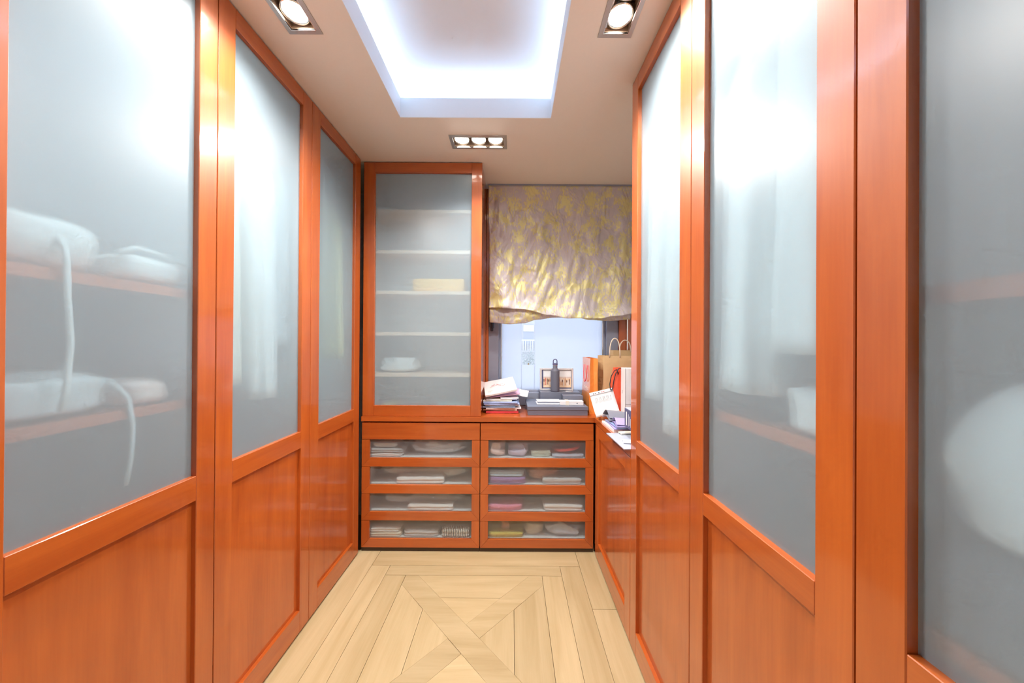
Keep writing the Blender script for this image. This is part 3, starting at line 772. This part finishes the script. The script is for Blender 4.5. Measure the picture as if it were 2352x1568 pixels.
# ------------------------------------------------------------------ paper bags at the right
def paper_bag(w_, d_, h, mat, loc, rz, label, name='paper_bag', gus=.018, mat2=None, slump=0.0, group=None):
    """open-topped gusseted bag: w_ along its broad face (local x), d_ the gusset (local y)"""
    root = thing(name, label, 'paper bag', loc, (0, 0, rz), group)
    prof = [(-.5, -.5, 0), (.5, -.5, 0), (.5, 0, -1), (.5, .5, 0), (-.5, .5, 0), (-.5, 0, 1)]
    rings = []
    for k in range(9):
        q = k / 8; r = []
        for px, py, g in prof:
            n = noise.noise((px * 3 + loc[0] * 7, py * 3, q * 3)) * .004
            r.append((px * w_ + g * gus * q + n + slump * q * q, py * d_ * (1 - .25 * q) + n, h * q))
        rings.append(r)
    inner = [[(x * .985, y * .97, zz if zz > 0 else .002) for x, y, zz in r] for r in rings]
    vs = [v for r in rings for v in r] + [v for r in inner for v in r]; n = 6; K = 9 * n; fs = []
    for k in range(8):
        for i in range(n):
            j = (i + 1) % n
            fs.append((k * n + i, k * n + j, (k + 1) * n + j, (k + 1) * n + i)); fs.append((K + k * n + j, K + k * n + i, K + (k + 1) * n + i, K + (k + 1) * n + j))
    for i in range(n): j = (i + 1) % n; fs.append((8 * n + i, 8 * n + j, K + 8 * n + j, K + 8 * n + i))
    fs.append((0, 1, 2, 5)); fs.append((5, 2, 3, 4))
    MB().add(vs, fs).build('bag_body', [mat], root)
    return root
def arch(x0, x1, y, z0, h, lean=0.0, sag=False):
    pts = []
    for i in range(17):
        a = PI * i / 16; s_ = math.sin(a)
        pts.append(((x0 + x1) / 2 - (x1 - x0) / 2 * math.cos(a), y + lean * s_, z0 + (h * (s_ ** .7) if not sag else -h * (s_ ** .8))))
    return pts
ob = paper_bag(.230, .062, .367, 'orange_paper', (.541, 2.222, WT), PI / 2, 'glossy orange paper bag with red cord handles at the window')
# broad face looks to the left (local +y is room -x after the quarter turn)
MB().tube(arch(-.055, .045, .030, .318, .115, .006, True), .0026, 6).build('handle', ['red_cord'], ob)
MB().tube(arch(-.055, .045, -.022, .335, .05, -.012, True), .0026, 6).build('handle', ['red_cord'], ob)
M = Matrix.Translation((-.02, .0290, .160)) @ Matrix.Rotation(PI, 4, 'Z') @ Matrix.Rotation(PI / 2 - .03, 4, 'X')
text_mesh('MANDO', .032, M, 'print_white', ob)
kb = paper_bag(.300, .165, .386, 'kraft_paper', (.742, 2.140, WT), 0, 'front brown kraft paper bag between the orange bag and the wardrobe', gus=.03)
MB().tube(arch(-.108, -.040, -.062, .375, .125), .0036, 7).build('handle', ['kraft_cord'], kb)
kb2 = paper_bag(.270, .10, .418, 'kraft_paper', (.845, 2.292, WT), math.radians(3), 'rear brown kraft paper bag standing taller against the window jamb', gus=.02)
MB().tube(arch(-.090, -.010, -.036, .405, .085), .0036, 7).build('handle', ['kraft_cord'], kb2)
rbg = paper_bag(.240, .05, .315, 'scarlet_paper', (.735, 2.012, WT), math.radians(-4), 'scarlet paper bag with black cord handle, half hidden by a white document', gus=.012, slump=.03)
pts = [(-.070, -.026, .275), (-.082, -.034, .305), (-.098, -.040, .300), (-.118, -.044, .265), (-.127, -.046, .215), (-.124, -.046, .185), (-.117, -.046, .178), (-.110, -.046, .19), (-.103, -.044, .235), (-.090, -.040, .280), (-.070, -.036, .312), (-.050, -.030, .315), (-.030, -.026, .29)]
MB().tube(pts, .0030, 7).build('handle', ['black_cord'], rbg)
wb = thing('white_carton', 'tall white carton standing between the scarlet bag and the wardrobe', 'carton', (.780, 1.925, WT), (0, 0, 0))
MB().box(-.110, .120, -.040, .040, 0, .320, 0, .001).build('carton', ['white_card'], wb)
MB().box(-.1112, -.1098, -.0412, -.0395, 0, .320).build('edge_line', ['print_dark'], wb)
b = MB(); b.box(-.1095, .1198, -.0412, -.0402, .108, .112); b.build('fold_line', ['print_grey'], wb)
M = Matrix.Translation((-.1104, .012, .175)) @ Matrix.Rotation(-PI / 2, 4, 'Z') @ Matrix.Rotation(PI / 2, 4, 'X')
text_mesh('X', .030, M, 'print_grey', wb, 'logo')
# printed white document leaning on the scarlet bag
root = thing('printed_document', 'white printed document with a red and black header, leaning in front of the scarlet bag', 'document', (.590, 1.962, WT + .014), (math.radians(-7), math.radians(-13), math.radians(4)))
def doc(u, v): return ((u - .5) * .150, .010 * (1 - v) ** 2 * -2, .018 + v * .150)
MB().grid(doc, 6, 10, 0, .0012).build('sheet', ['white_paper'], root)
b = MB(); b.box(-.075, .075, -.0022, -.0010, .148, .1495, 0)
for x, m_ in ((-.055, 0), (-.042, 0), (-.02, 0), (.0, 1), (.012, 1), (.06, 0)): b.box(x, x + .007, -.0022, -.0010, .156, .160, m_)
b.build('header_print', ['print_dark', 'print_red'], root)
b = MB()
for k in range(14): b.box(-.055 + k * .008, -.0535 + k * .008, -.0052, -.0022, .045, .13 - .02 * (k % 3 == 0))
b.build('body_print', ['print_grey'], root)
# heap of folders and papers
G2 = 'documents heaped on the right worktop'
def leaf(name, label, cat, w_, d_, t_, mat, loc, rot, bend=.0, fold=None):
    root = thing(name, label, cat, loc, rot, G2)
    MB().grid(lambda u, v: ((u - .5) * w_, (v - .5) * d_, t_ / 2 + bend * math.sin(v * PI) + .25 * bend * math.sin(u * PI)), 10, 12, 0, t_, False).build('sheet', [mat], root)
    if fold:
        MB().grid(lambda u, v: ((u - .5) * w_, (v - .5) * d_ * .96, t_ + .001 + (bend + fold) * math.sin(v * PI) + fold * .6 * (1 - u)), 10, 12, 0, .0012, False).build('flap', [mat], root)
    return root
leaf('document_folder', 'flat pale grey folder overhanging the front edge of the right worktop', 'folder', .250, .250, .004, 'grey_folder', (.618, 1.535, WT + .0005), (0, 0, math.radians(1)))
leaf('paper_bundle', 'thick white paper block at the front corner of the right worktop', 'papers', .135, .200, .014, 'white_paper', (.600, 1.780, WT + .0005), (0, 0, math.radians(2)))
leaf('document_folder', 'lilac card folder directly on the white paper block', 'folder', .140, .200, .004, 'lilac_folder', (.612, 1.770, WT + .016), (0, 0, math.radians(-3)), .002)
leaf('document_folder', 'pale blue folder on the lilac card folder', 'folder', .140, .190, .004, 'blue_folder', (.616, 1.765, WT + .0235), (0, 0, math.radians(4)), .002)
leaf('document_wallet', 'half open lilac document wallet on the heap', 'wallet', .140, .120, .006, 'lilac_folder', (.622, 1.712, WT + .031), (0, 0, math.radians(-7)), .008, .014)
leaf('document_wallet', 'charcoal grey bulging document wallet on top of the heap', 'wallet', .140, .100, .006, 'charcoal_folder', (.606, 1.832, WT + .032), (0, math.radians(3), math.radians(6)), .018, .018)
leaf('paper_bundle', 'small folded cream papers beside the pale grey folder', 'papers', .080, .034, .008, 'cream_paper', (.592, 1.640, WT + .006), (0, 0, math.radians(8)), .004)
leaf('folded_sheet', 'white folded leaflet lying on the pale grey folder', 'leaflet', .100, .045, .004, 'white_paper', (.572, 1.490, WT + .006), (0, 0, math.radians(-14)), .006)
leaf('paper_bundle', 'stack of white papers holding up the navy carton', 'papers', .140, .150, .045, 'white_paper', (.708, 1.530, WT + .0055), (0, 0, 0))
root = thing('printed_carton', 'navy carton with white lettering on its side, lying on the heap against the wardrobe', 'carton', (.675, 1.530, WT + .052), (0, 0, math.radians(0)))
MB().box(-.105, .105, -.09, .085, 0, .092, 0, .001).build('carton', ['navy_card'], root)
b = MB(); b.box(-.1056, -.1048, .052, .064, .012, .078); 
for k in range(5): b.box(-.1056, -.1048, .030 - k * .014, .033 - k * .014, .012 + .006 * (k % 2), .07 - .008 * (k % 3))
b.build('side_print', ['print_white'], root)
MB().box(-.104, .104, -.089, .084, .0925, .094).build('top_flap', ['grey_folder'], root)

# ------------------------------------------------------------------ garments and bags behind the frosted glass
def lumpy(name, x0, x1, y0, y1, z0, z1, mat, label, cat, seed, power=6.0, rough=.012, freq=9.0, group=None, layers=0, res=9):
    """soft folded or crumpled cloth: a rounded block with creases and, if folded, layer lines"""
    bm = bmesh.new(); bmesh.ops.create_cube(bm, size=2.0)
    bmesh.ops.subdivide_edges(bm, edges=bm.edges[:], cuts=res, use_grid_fill=True)
    sx, sy, sz = (x1 - x0) / 2, (y1 - y0) / 2, (z1 - z0) / 2
    for v in bm.verts:
        p = v.co.copy(); mxx = max(abs(p.x), abs(p.y), abs(p.z)); pn = (abs(p.x) ** power + abs(p.y) ** power + abs(p.z) ** power) ** (1 / power)
        p *= mxx / pn
        q = Vector((p.x * sx, p.y * sy, p.z * sz))
        n = noise.noise_vector(Vector((q.x * freq + seed * 3.1, q.y * freq, q.z * freq * 2 + seed)))
        if layers: q.y += .005 * math.sin(p.z * PI * layers) * (-1 if p.y < 0 else 1)
        k = (p.z + 1) / 2
        if power < 4:
            rd = 1 - abs(noise.noise(Vector((q.x * freq * 1.9 + seed, q.y * freq * 1.4, q.z * freq * 2.2)))) * 2.4
            q += Vector((p.x * .4, p.y * .5, max(0, p.z))) * rough * 1.2 * (rd - .6) * k
        q += Vector((n.x * rough, n.y * rough * .6, n.z * rough * k * 1.2))
        q.x = max(-sx, min(sx, q.x)); q.y = max(-sy, min(sy, q.y)); q.z = max(-sz, min(sz * 1.02, q.z))
        v.co = q
    bm.verts.index_update(); mb = MB(); mb.add([((x0 + x1) / 2 + v.co.x, (y0 + y1) / 2 + v.co.y, (z0 + z1) / 2 + v.co.z) for v in bm.verts], [[v.index for v in f.verts] for f in bm.faces], 0, True); bm.free()
    return solo(mb, name, [mat], label, cat, group)
CL = dict(cl_white=(.82, .83, .83), cl_grey=(.42, .45, .47), cl_pale=(.62, .67, .70), cl_cream=(.80, .77, .66), cl_lilac=(.60, .56, .72), cl_pinkwhite=(.80, .64, .60),
          cl_green=(.58, .66, .55), cl_red=(.80, .09, .07), cl_blue=(.45, .57, .68), cl_purple=(.36, .22, .50), cl_peach=(.85, .45, .28), cl_pink=(.85, .32, .48),
          cl_yellow=(.74, .62, .12), cl_beige=(.66, .62, .52), cl_sky=(.55, .64, .78), cl_dark=(.10, .11, .13), cl_tan=(.95, .56, .16), cl_teal=(.22, .42, .42), cl_olive=(.62, .58, .30))
for k_, v_ in CL.items(): plain(k_, v_, .85, bump=.2, scale=220, var=.07, sheen=.2)
def striped(name, a, b, freq):
    m, nt, out = nodes_of(name); p = N(nt, 'ShaderNodeBsdfPrincipled'); p.inputs['Roughness'].default_value = .85
    tc = N(nt, 'ShaderNodeTexCoord'); wv = N(nt, 'ShaderNodeTexWave', wave_type='BANDS', bands_direction='X', i_Scale=freq, i_Distortion=.6)
    L(nt, tc.outputs['Object'], wv.inputs['Vector']); cr = N(nt, 'ShaderNodeValToRGB'); cr.color_ramp.interpolation = 'CONSTANT'
    cr.color_ramp.elements[0].color = rgba(a); cr.color_ramp.elements[1].color = rgba(b); cr.color_ramp.elements[1].position = .45
    L(nt, wv.outputs['Color'], cr.inputs[0]); L(nt, cr.outputs[0], p.inputs['Base Color']); L(nt, p.outputs[0], out.inputs[0]); MATS[name] = m
striped('stripe_bold', (.10, .10, .11), (.84, .82, .76), 28.0); striped('stripe_soft', (.50, .52, .54), (.76, .77, .78), 40.0)
YD = 2.040
GD = 'folded clothes in the frosted drawers'
d0, d1, d2, d3 = [z_ + .0005 for z_ in DZ]
# name, x0, x1, y0, y1, z0, z1, material, label, category, kind (fold / crumple)
for i, (nm, x0, x1, y0, y1, z0, z1, mt, lab, cat, kind) in enumerate([
 ('folded_shirt', -.905, -.700, YD, 2.22, d0, d0 + .026, 'cl_white', 'folded white shirt at the bottom left of the top glass drawer, left chest', 'shirt', 2),
 ('folded_shirt', -.905, -.690, YD, 2.22, d0 + .0265, d0 + .056, 'cl_grey', 'folded grey shirt with a button, second in the top left drawer pile', 'shirt', 2),
 ('folded_shirt', -.895, -.735, YD + .01, 2.22, d0 + .0565, d0 + .088, 'cl_pale', 'pale grey shirt on top of the pile in the top left drawer', 'shirt', 1),
 ('crumpled_shirt', -.670, -.300, 2.085, 2.28, d0, d0 + .095, 'cl_pale', 'loosely crumpled pale shirt filling the top left glass drawer', 'shirt', 0),
 ('crumpled_shirt', -.880, -.270, 2.12, 2.30, d1, d1 + .098, 'cl_cream', 'big soft cream heap at the back of the second left drawer', 'shirt', 0),
 ('folded_shirt', -.735, -.430, YD, 2.115, d1, d1 + .046, 'cl_white', 'folded white shirt at the front of the second left drawer', 'shirt', 2),
 ('crumpled_shirt', -.860, -.310, 2.10, 2.30, d2, d2 + .085, 'cl_pale', 'pale lilac-grey heap in the third left drawer', 'shirt', 0),
 ('folded_shirt', -.660, -.370, YD, 2.095, d2, d2 + .038, 'cl_white', 'flat folded white shirt at the front of the third left drawer', 'shirt', 2),
 ('folded_shirt', -.905, -.700, YD, 2.22, d3, d3 + .030, 'cl_cream', 'folded cream shirt at the bottom left of the lowest left drawer', 'shirt', 2),
 ('folded_shirt', -.905, -.705, YD, 2.22, d3 + .0305, d3 + .064, 'cl_white', 'folded white shirt on the cream one in the lowest left drawer', 'shirt', 2),
 ('folded_shirt', -.690, -.460, YD + .005, 2.22, d3, d3 + .042, 'stripe_soft', 'finely striped grey shirt in the middle of the lowest left drawer', 'shirt', 2),
 ('folded_shirt', -.450, -.258, YD, 2.22, d3 + .0, d3 + .056, 'stripe_bold', 'boldly striped black and white shirt at the right of the lowest left drawer', 'shirt', 2),
 ('crumpled_scarf', -.150, -.040, YD + .01, 2.20, d0, d0 + .090, 'cl_pinkwhite', 'pinkish white crumpled scarf at the left of the top right drawer', 'scarf', 0),
 ('crumpled_scarf', -.020, .120, YD + .01, 2.20, d0, d0 + .080, 'cl_lilac', 'lilac crumpled scarf in the middle of the top right drawer', 'scarf', 0),
 ('folded_shirt', .128, .255, YD + .02, 2.20, d0, d0 + .040, 'cl_green', 'pale green folded cloth beside the lilac scarf', 'cloth', 1),
 ('folded_shirt', .262, .466, YD, 2.24, d0, d0 + .018, 'cl_sky', 'pale blue folded cloth under the red belt', 'cloth', 1),
 ('folded_shirt', -.150, .095, YD, 2.22, d1, d1 + .048, 'cl_purple', 'folded purple jumper at the left of the second right drawer', 'jumper', 1),
 ('folded_shirt', -.150, .085, YD, 2.20, d1 + .0485, d1 + .092, 'cl_blue', 'folded blue-grey shirt with a collar on the purple jumper', 'shirt', 2),
 ('crumpled_blouse', .115, .330, 2.10, 2.29, d1, d1 + .090, 'cl_peach', 'peach coloured crumpled top behind the second right drawer front', 'top', 0),
 ('folded_shirt', .200, .450, YD, 2.095, d1, d1 + .040, 'cl_pale', 'pale grey folded top at the right front of the second right drawer', 'top', 1),
 ('folded_shirt', -.150, .075, YD, 2.20, d2, d2 + .040, 'cl_pink', 'bright pink folded top in the third right drawer', 'top', 1),
 ('folded_shirt', .205, .468, YD, 2.20, d2, d2 + .042, 'cl_white', 'white folded top at the right of the third right drawer', 'top', 2),
 ('crumpled_blouse', -.05, .420, 2.21, 2.32, d2, d2 + .095, 'cl_grey', 'grey heap at the back of the third right drawer', 'top', 0),
 ('folded_shirt', -.150, .080, YD, 2.20, d3, d3 + .030, 'cl_yellow', 'mustard yellow folded top in the lowest right drawer', 'top', 1),
 ('rolled_socks', -.075, -.010, 2.09, 2.15, d3 + .031, d3 + .090, 'cl_peach', 'small coral roll resting on the mustard top', 'socks', 0),
 ('rolled_socks', .085, .215, 2.06, 2.17, d3, d3 + .080, 'cl_beige', 'beige rolled bundle in the middle of the lowest right drawer', 'socks', 0),
 ('crumpled_blouse', .222, .468, YD + .004, 2.22, d3, d3 + .098, 'cl_sky', 'pale blue crumpled top at the right of the lowest right drawer', 'top', 0)]):
    if kind: lumpy(nm, x0, x1, y0, y1, z0, z1, mt, lab, cat, i + 1, 7.0, .007, 10.0, GD, kind)
    else: lumpy(nm, x0, x1, y0, y1, z0, z1, mt, lab, cat, i + 1, 3.0, .030, 11.0, GD, 0, 11)
pts = [(.365 + .085 * math.cos(a), 2.135 + .075 * math.sin(a), d0 + .030 + .022 * (1 + math.cos(a * 1 + .3)) * .6) for a in [2 * PI * i / 28 for i in range(29)]]
solo(MB().tube(pts, .010, 8), 'belt', ['cl_red'], 'red belt coiled in the top right glass drawer', 'belt', GD)
# upper cabinet
lumpy('storage_carton', -.655, -.312, 2.085, 2.27, 1.6455, 1.732, 'cl_tan', 'yellow-orange flat carton on the middle shelf of the upper cabinet', 'carton', 51, 14.0, .001)
lumpy('white_cloth', -.880, -.620, 2.085, 2.28, 1.1185, 1.215, 'cl_white', 'white crumpled cloth on the lowest shelf of the upper cabinet', 'cloth', 52, 3.0, .028)
lumpy('green_pouch', -.500, -.285, 2.09, 2.25, WT + .0225, WT + .075, 'cl_teal', 'green pouch at the bottom right of the upper cabinet', 'pouch', 53, 4.0, .010)
lumpy('yellow_pouch', -.860, -.770, 2.09, 2.25, WT + .0225, WT + .065, 'cl_olive', 'small yellow pouch at the bottom left of the upper cabinet', 'pouch', 54, 4.0, .010)
# left wardrobe nearest the camera: bags on shelves
SZ1, SZ2 = 1.1425, 1.4735
def handbag(x0, x1, y0, y1, z0, h, mat, label, seed, strap):
    root = thing('handbag', label, 'bag', ((x0 + x1) / 2, (y0 + y1) / 2, z0)); off = root.location[:]
    o = lumpy('bag_body', x0, x1, y0, y1, z0, z0 + h, mat, '', '', seed, 4.0, .020, 8.0)
    for k_ in list(o.keys()): del o[k_]
    o.location = Vector(o.location) - Vector(off); o.parent = root
    MB().tube(strap, .006, 8).build('strap', [mat], root, off); return root
handbag(-1.30, -1.000, .565, .795, SZ2, .125, 'cl_white', 'large white handbag on the upper shelf of the nearest left wardrobe, strap hanging down', 61,
        [(-1.004, .70, SZ2 + .075), (-.984, .70, SZ2 + .05), (-.9785, .70, SZ2 + .02), (-.9785, .702, SZ2 - .06), (-.9785, .708, SZ2 - .16), (-.9785, .702, SZ2 - .26), (-.9785, .694, SZ2 - .31)])
handbag(-1.28, -1.000, .815, .985, SZ2, .075, 'cl_white', 'low white clutch bag on the upper shelf of the nearest left wardrobe', 62,
        [(-1.02, .82, SZ2 + .07), (-1.02, .86, SZ2 + .095), (-1.02, .93, SZ2 + .09), (-1.02, .97, SZ2 + .06)])
handbag(-1.30, -1.02, .58, .83, SZ1, .10, 'cl_pale', 'pale grey bag on the lower shelf of the nearest left wardrobe', 63,
        [(-1.02, .80, SZ1 + .08), (-.986, .82, SZ1 + .03), (-.9785, .825, SZ1 - .04), (-.9785, .822, SZ1 - .12), (-.9785, .812, SZ1 - .19)])
lumpy('tan_pouch', -1.20, -1.0, .84, .94, SZ1, SZ1 + .07, 'cl_pinkwhite', 'small pinkish pouch beside the pale grey bag', 'pouch', 64, 4.0, .012)
lumpy('folded_blanket', -1.42, -1.02, .60, .97, .06, .30, 'cl_grey', 'grey folded blanket on the wardrobe floor', 'blanket', 65, 5.0, .02) if False else None
# hanging garments
def garment(side, y, w_, z_bot, mat, label, seed, depth=.42, z_top=2.16, group='garments hanging behind frosted glass'):
    s = -1 if side == 'L' else 1; xf = XL if side == 'L' else XR; xm = xf + s * .28
    root = thing('hanging_garment', label, 'garment', (xm, y, z_bot), (0, 0, 0), group); off = root.location[:]
    hk = MB().tube([(xm, y, z_top + .02), (xm + .004, y, 2.196), (xm + .0155, y, 2.206)] + [(xm + .0155 * math.cos(q), y, 2.2205 + .0145 * math.sin(q)) for q in [PI * i / 8 for i in range(9)]], .002, 6)
    hk.tube([(xm - depth * .42, y, z_top - .05), (xm, y, z_top + .02), (xm + depth * .42, y, z_top - .05)], .005, 6)
    hk.build('hanger', ['cherry_x'], root, off)
    def g(u, v):
        a = 2 * PI * u; k = v
        sh = depth * (.36 + .14 * min(1, k * 5)) * (1 + .10 * k)
        z = z_top - .01 - .055 * abs(math.cos(a)) * (1 - min(1, k * 6)) - (z_top - z_bot - .01) * k
        fold = .018 * math.sin(a * 7 + seed) * k + .012 * noise.noise((math.cos(a) * 2, math.sin(a) * 2 + seed, k * 4))
        ca, sa = math.cos(a), math.sin(a); ca = math.copysign(abs(ca) ** .35, ca); sa = math.copysign(abs(sa) ** .6, sa)
        return (xm + ca * (sh + fold * .5) * .90, y + sa * (w_ / 2 + fold * .4) * (.6 + .4 * min(1, k * 4)), z)
    MB().grid(g, 40, 24, 0, .0025).build('cloth', [mat], root, off)
    return root
garment('L', 1.135, .10, 1.165, 'cl_cream', 'cream shirt hanging at the left of the middle left wardrobe', 1, .49)
garment('L', 1.300, .13, 1.090, 'cl_white', 'white coat hanging in the middle of the middle left wardrobe', 2, .49)
garment('L', 1.435, .06, 1.30, 'cl_pale', 'pale grey shirt hanging at the right of the middle left wardrobe', 3, .40)
garment('L', 1.640, .08, 1.05, 'cl_teal', 'teal dress hanging in the corner wardrobe', 4, .44)
garment('L', 1.840, .05, 1.22, 'cl_olive', 'narrow yellow scarf hanging in the corner wardrobe', 5, .49)
garment('R', 1.120, .15, 1.00, 'cl_white', 'wide white garment hanging in the farthest right wardrobe', 6, .50)
garment('R', 1.275, .13, 1.10, 'cl_white', 'white garment hanging at the far side of the farthest right wardrobe', 7, .50)
garment('R', .630, .15, 1.30, 'cl_white', 'white garment hanging at the near side of the middle right wardrobe', 8, .50)
garment('R', .800, .15, 1.20, 'cl_white', 'white garment hanging at the far side of the middle right wardrobe', 9, .50)
# right wardrobes
lumpy('white_bundle', .565, .80, .545, .680, 1.1405, 1.235, 'cl_white', 'white bundle low behind the pane of the middle right wardrobe', 'cloth', 71, 3.5, .02)
lumpy('dark_storage_box', .556, 1.05, .060, .462, .9455, 1.065, 'cl_dark', 'dark storage box at the bottom of the nearest right pane', 'box', 72, 12.0, .002)
lumpy('white_bundle', .554, .95, .065, .458, 1.0665, 1.275, 'cl_white', 'large white bundle on the dark storage box behind the nearest right pane', 'cloth', 73, 4.5, .030, 8.0)

# ------------------------------------------------------------------ house and shrub standing in for a reflection on the window pane
plain('render_white', (.74, .75, .75), .8); plain('railing_white', (.90, .90, .88), .6); plain('shade_grey', (.64, .68, .74), .6); plain('leaf_pale', (.66, .70, .68), .8)  # pale, low-contrast colours imitate bright haze
root = thing('reflection_house', 'pale house front with awning and balcony standing in for a reflection on the window pane', 'house', (1.0, 20.6, -3.0)); off = root.location[:]
MB().box(-3.0, 5.0, 20.2, 21.0, -3.0, 6.0).build('wall', ['render_white'], root, off)
wn = MB().box(.72, 1.36, 20.15, 20.21, 1.15, 2.25).build('window', ['shade_grey'], root, off)
MB().box(.70, 1.38, 20.05, 20.15, 2.0, 2.42, 0, .02).build('awning', ['railing_white'], wn, off)
MB().box(.2, 2.0, 19.5, 20.2, .72, .82, 0, .01).build('balcony', ['render_white'], root, off)
rl = MB().box(.2, 2.0, 19.5, 19.55, 1.42, 1.50)
for k in range(13): rl.box(.22 + k * .145, .27 + k * .145, 19.5, 19.55, .82, 1.42)
rl.build('railing', ['railing_white'], root, off)
random.seed(21); lf = MB()
for k in range(420):
    c_ = Vector((random.gauss(1.0, .35), 19.0 + random.uniform(-.3, .3), random.gauss(.15, .38))); n_ = Vector((random.uniform(-1, 1), random.uniform(-1, -.2), random.uniform(-1, 1))).normalized()
    t1 = n_.orthogonal().normalized() * .07; t2 = n_.cross(t1) * .6
    lf.add([c_ - t1, c_ - t2, c_ + t1, c_ + t2], [(0, 1, 2, 3)])
root = thing('reflection_shrub', 'pale leafy shrub below the balcony, standing in for foliage reflected on the window pane', 'shrub', (1.0, 19.0, -1.0)); off = root.location[:]
lf.build('foliage', ['leaf_pale'], root, off)
MB().tube([(1.0, 19.0, -1.0), (1.02, 19.0, -.4), (.98, 19.0, .1)], .05, 8).build('stem', ['kraft_paper'], root, off)
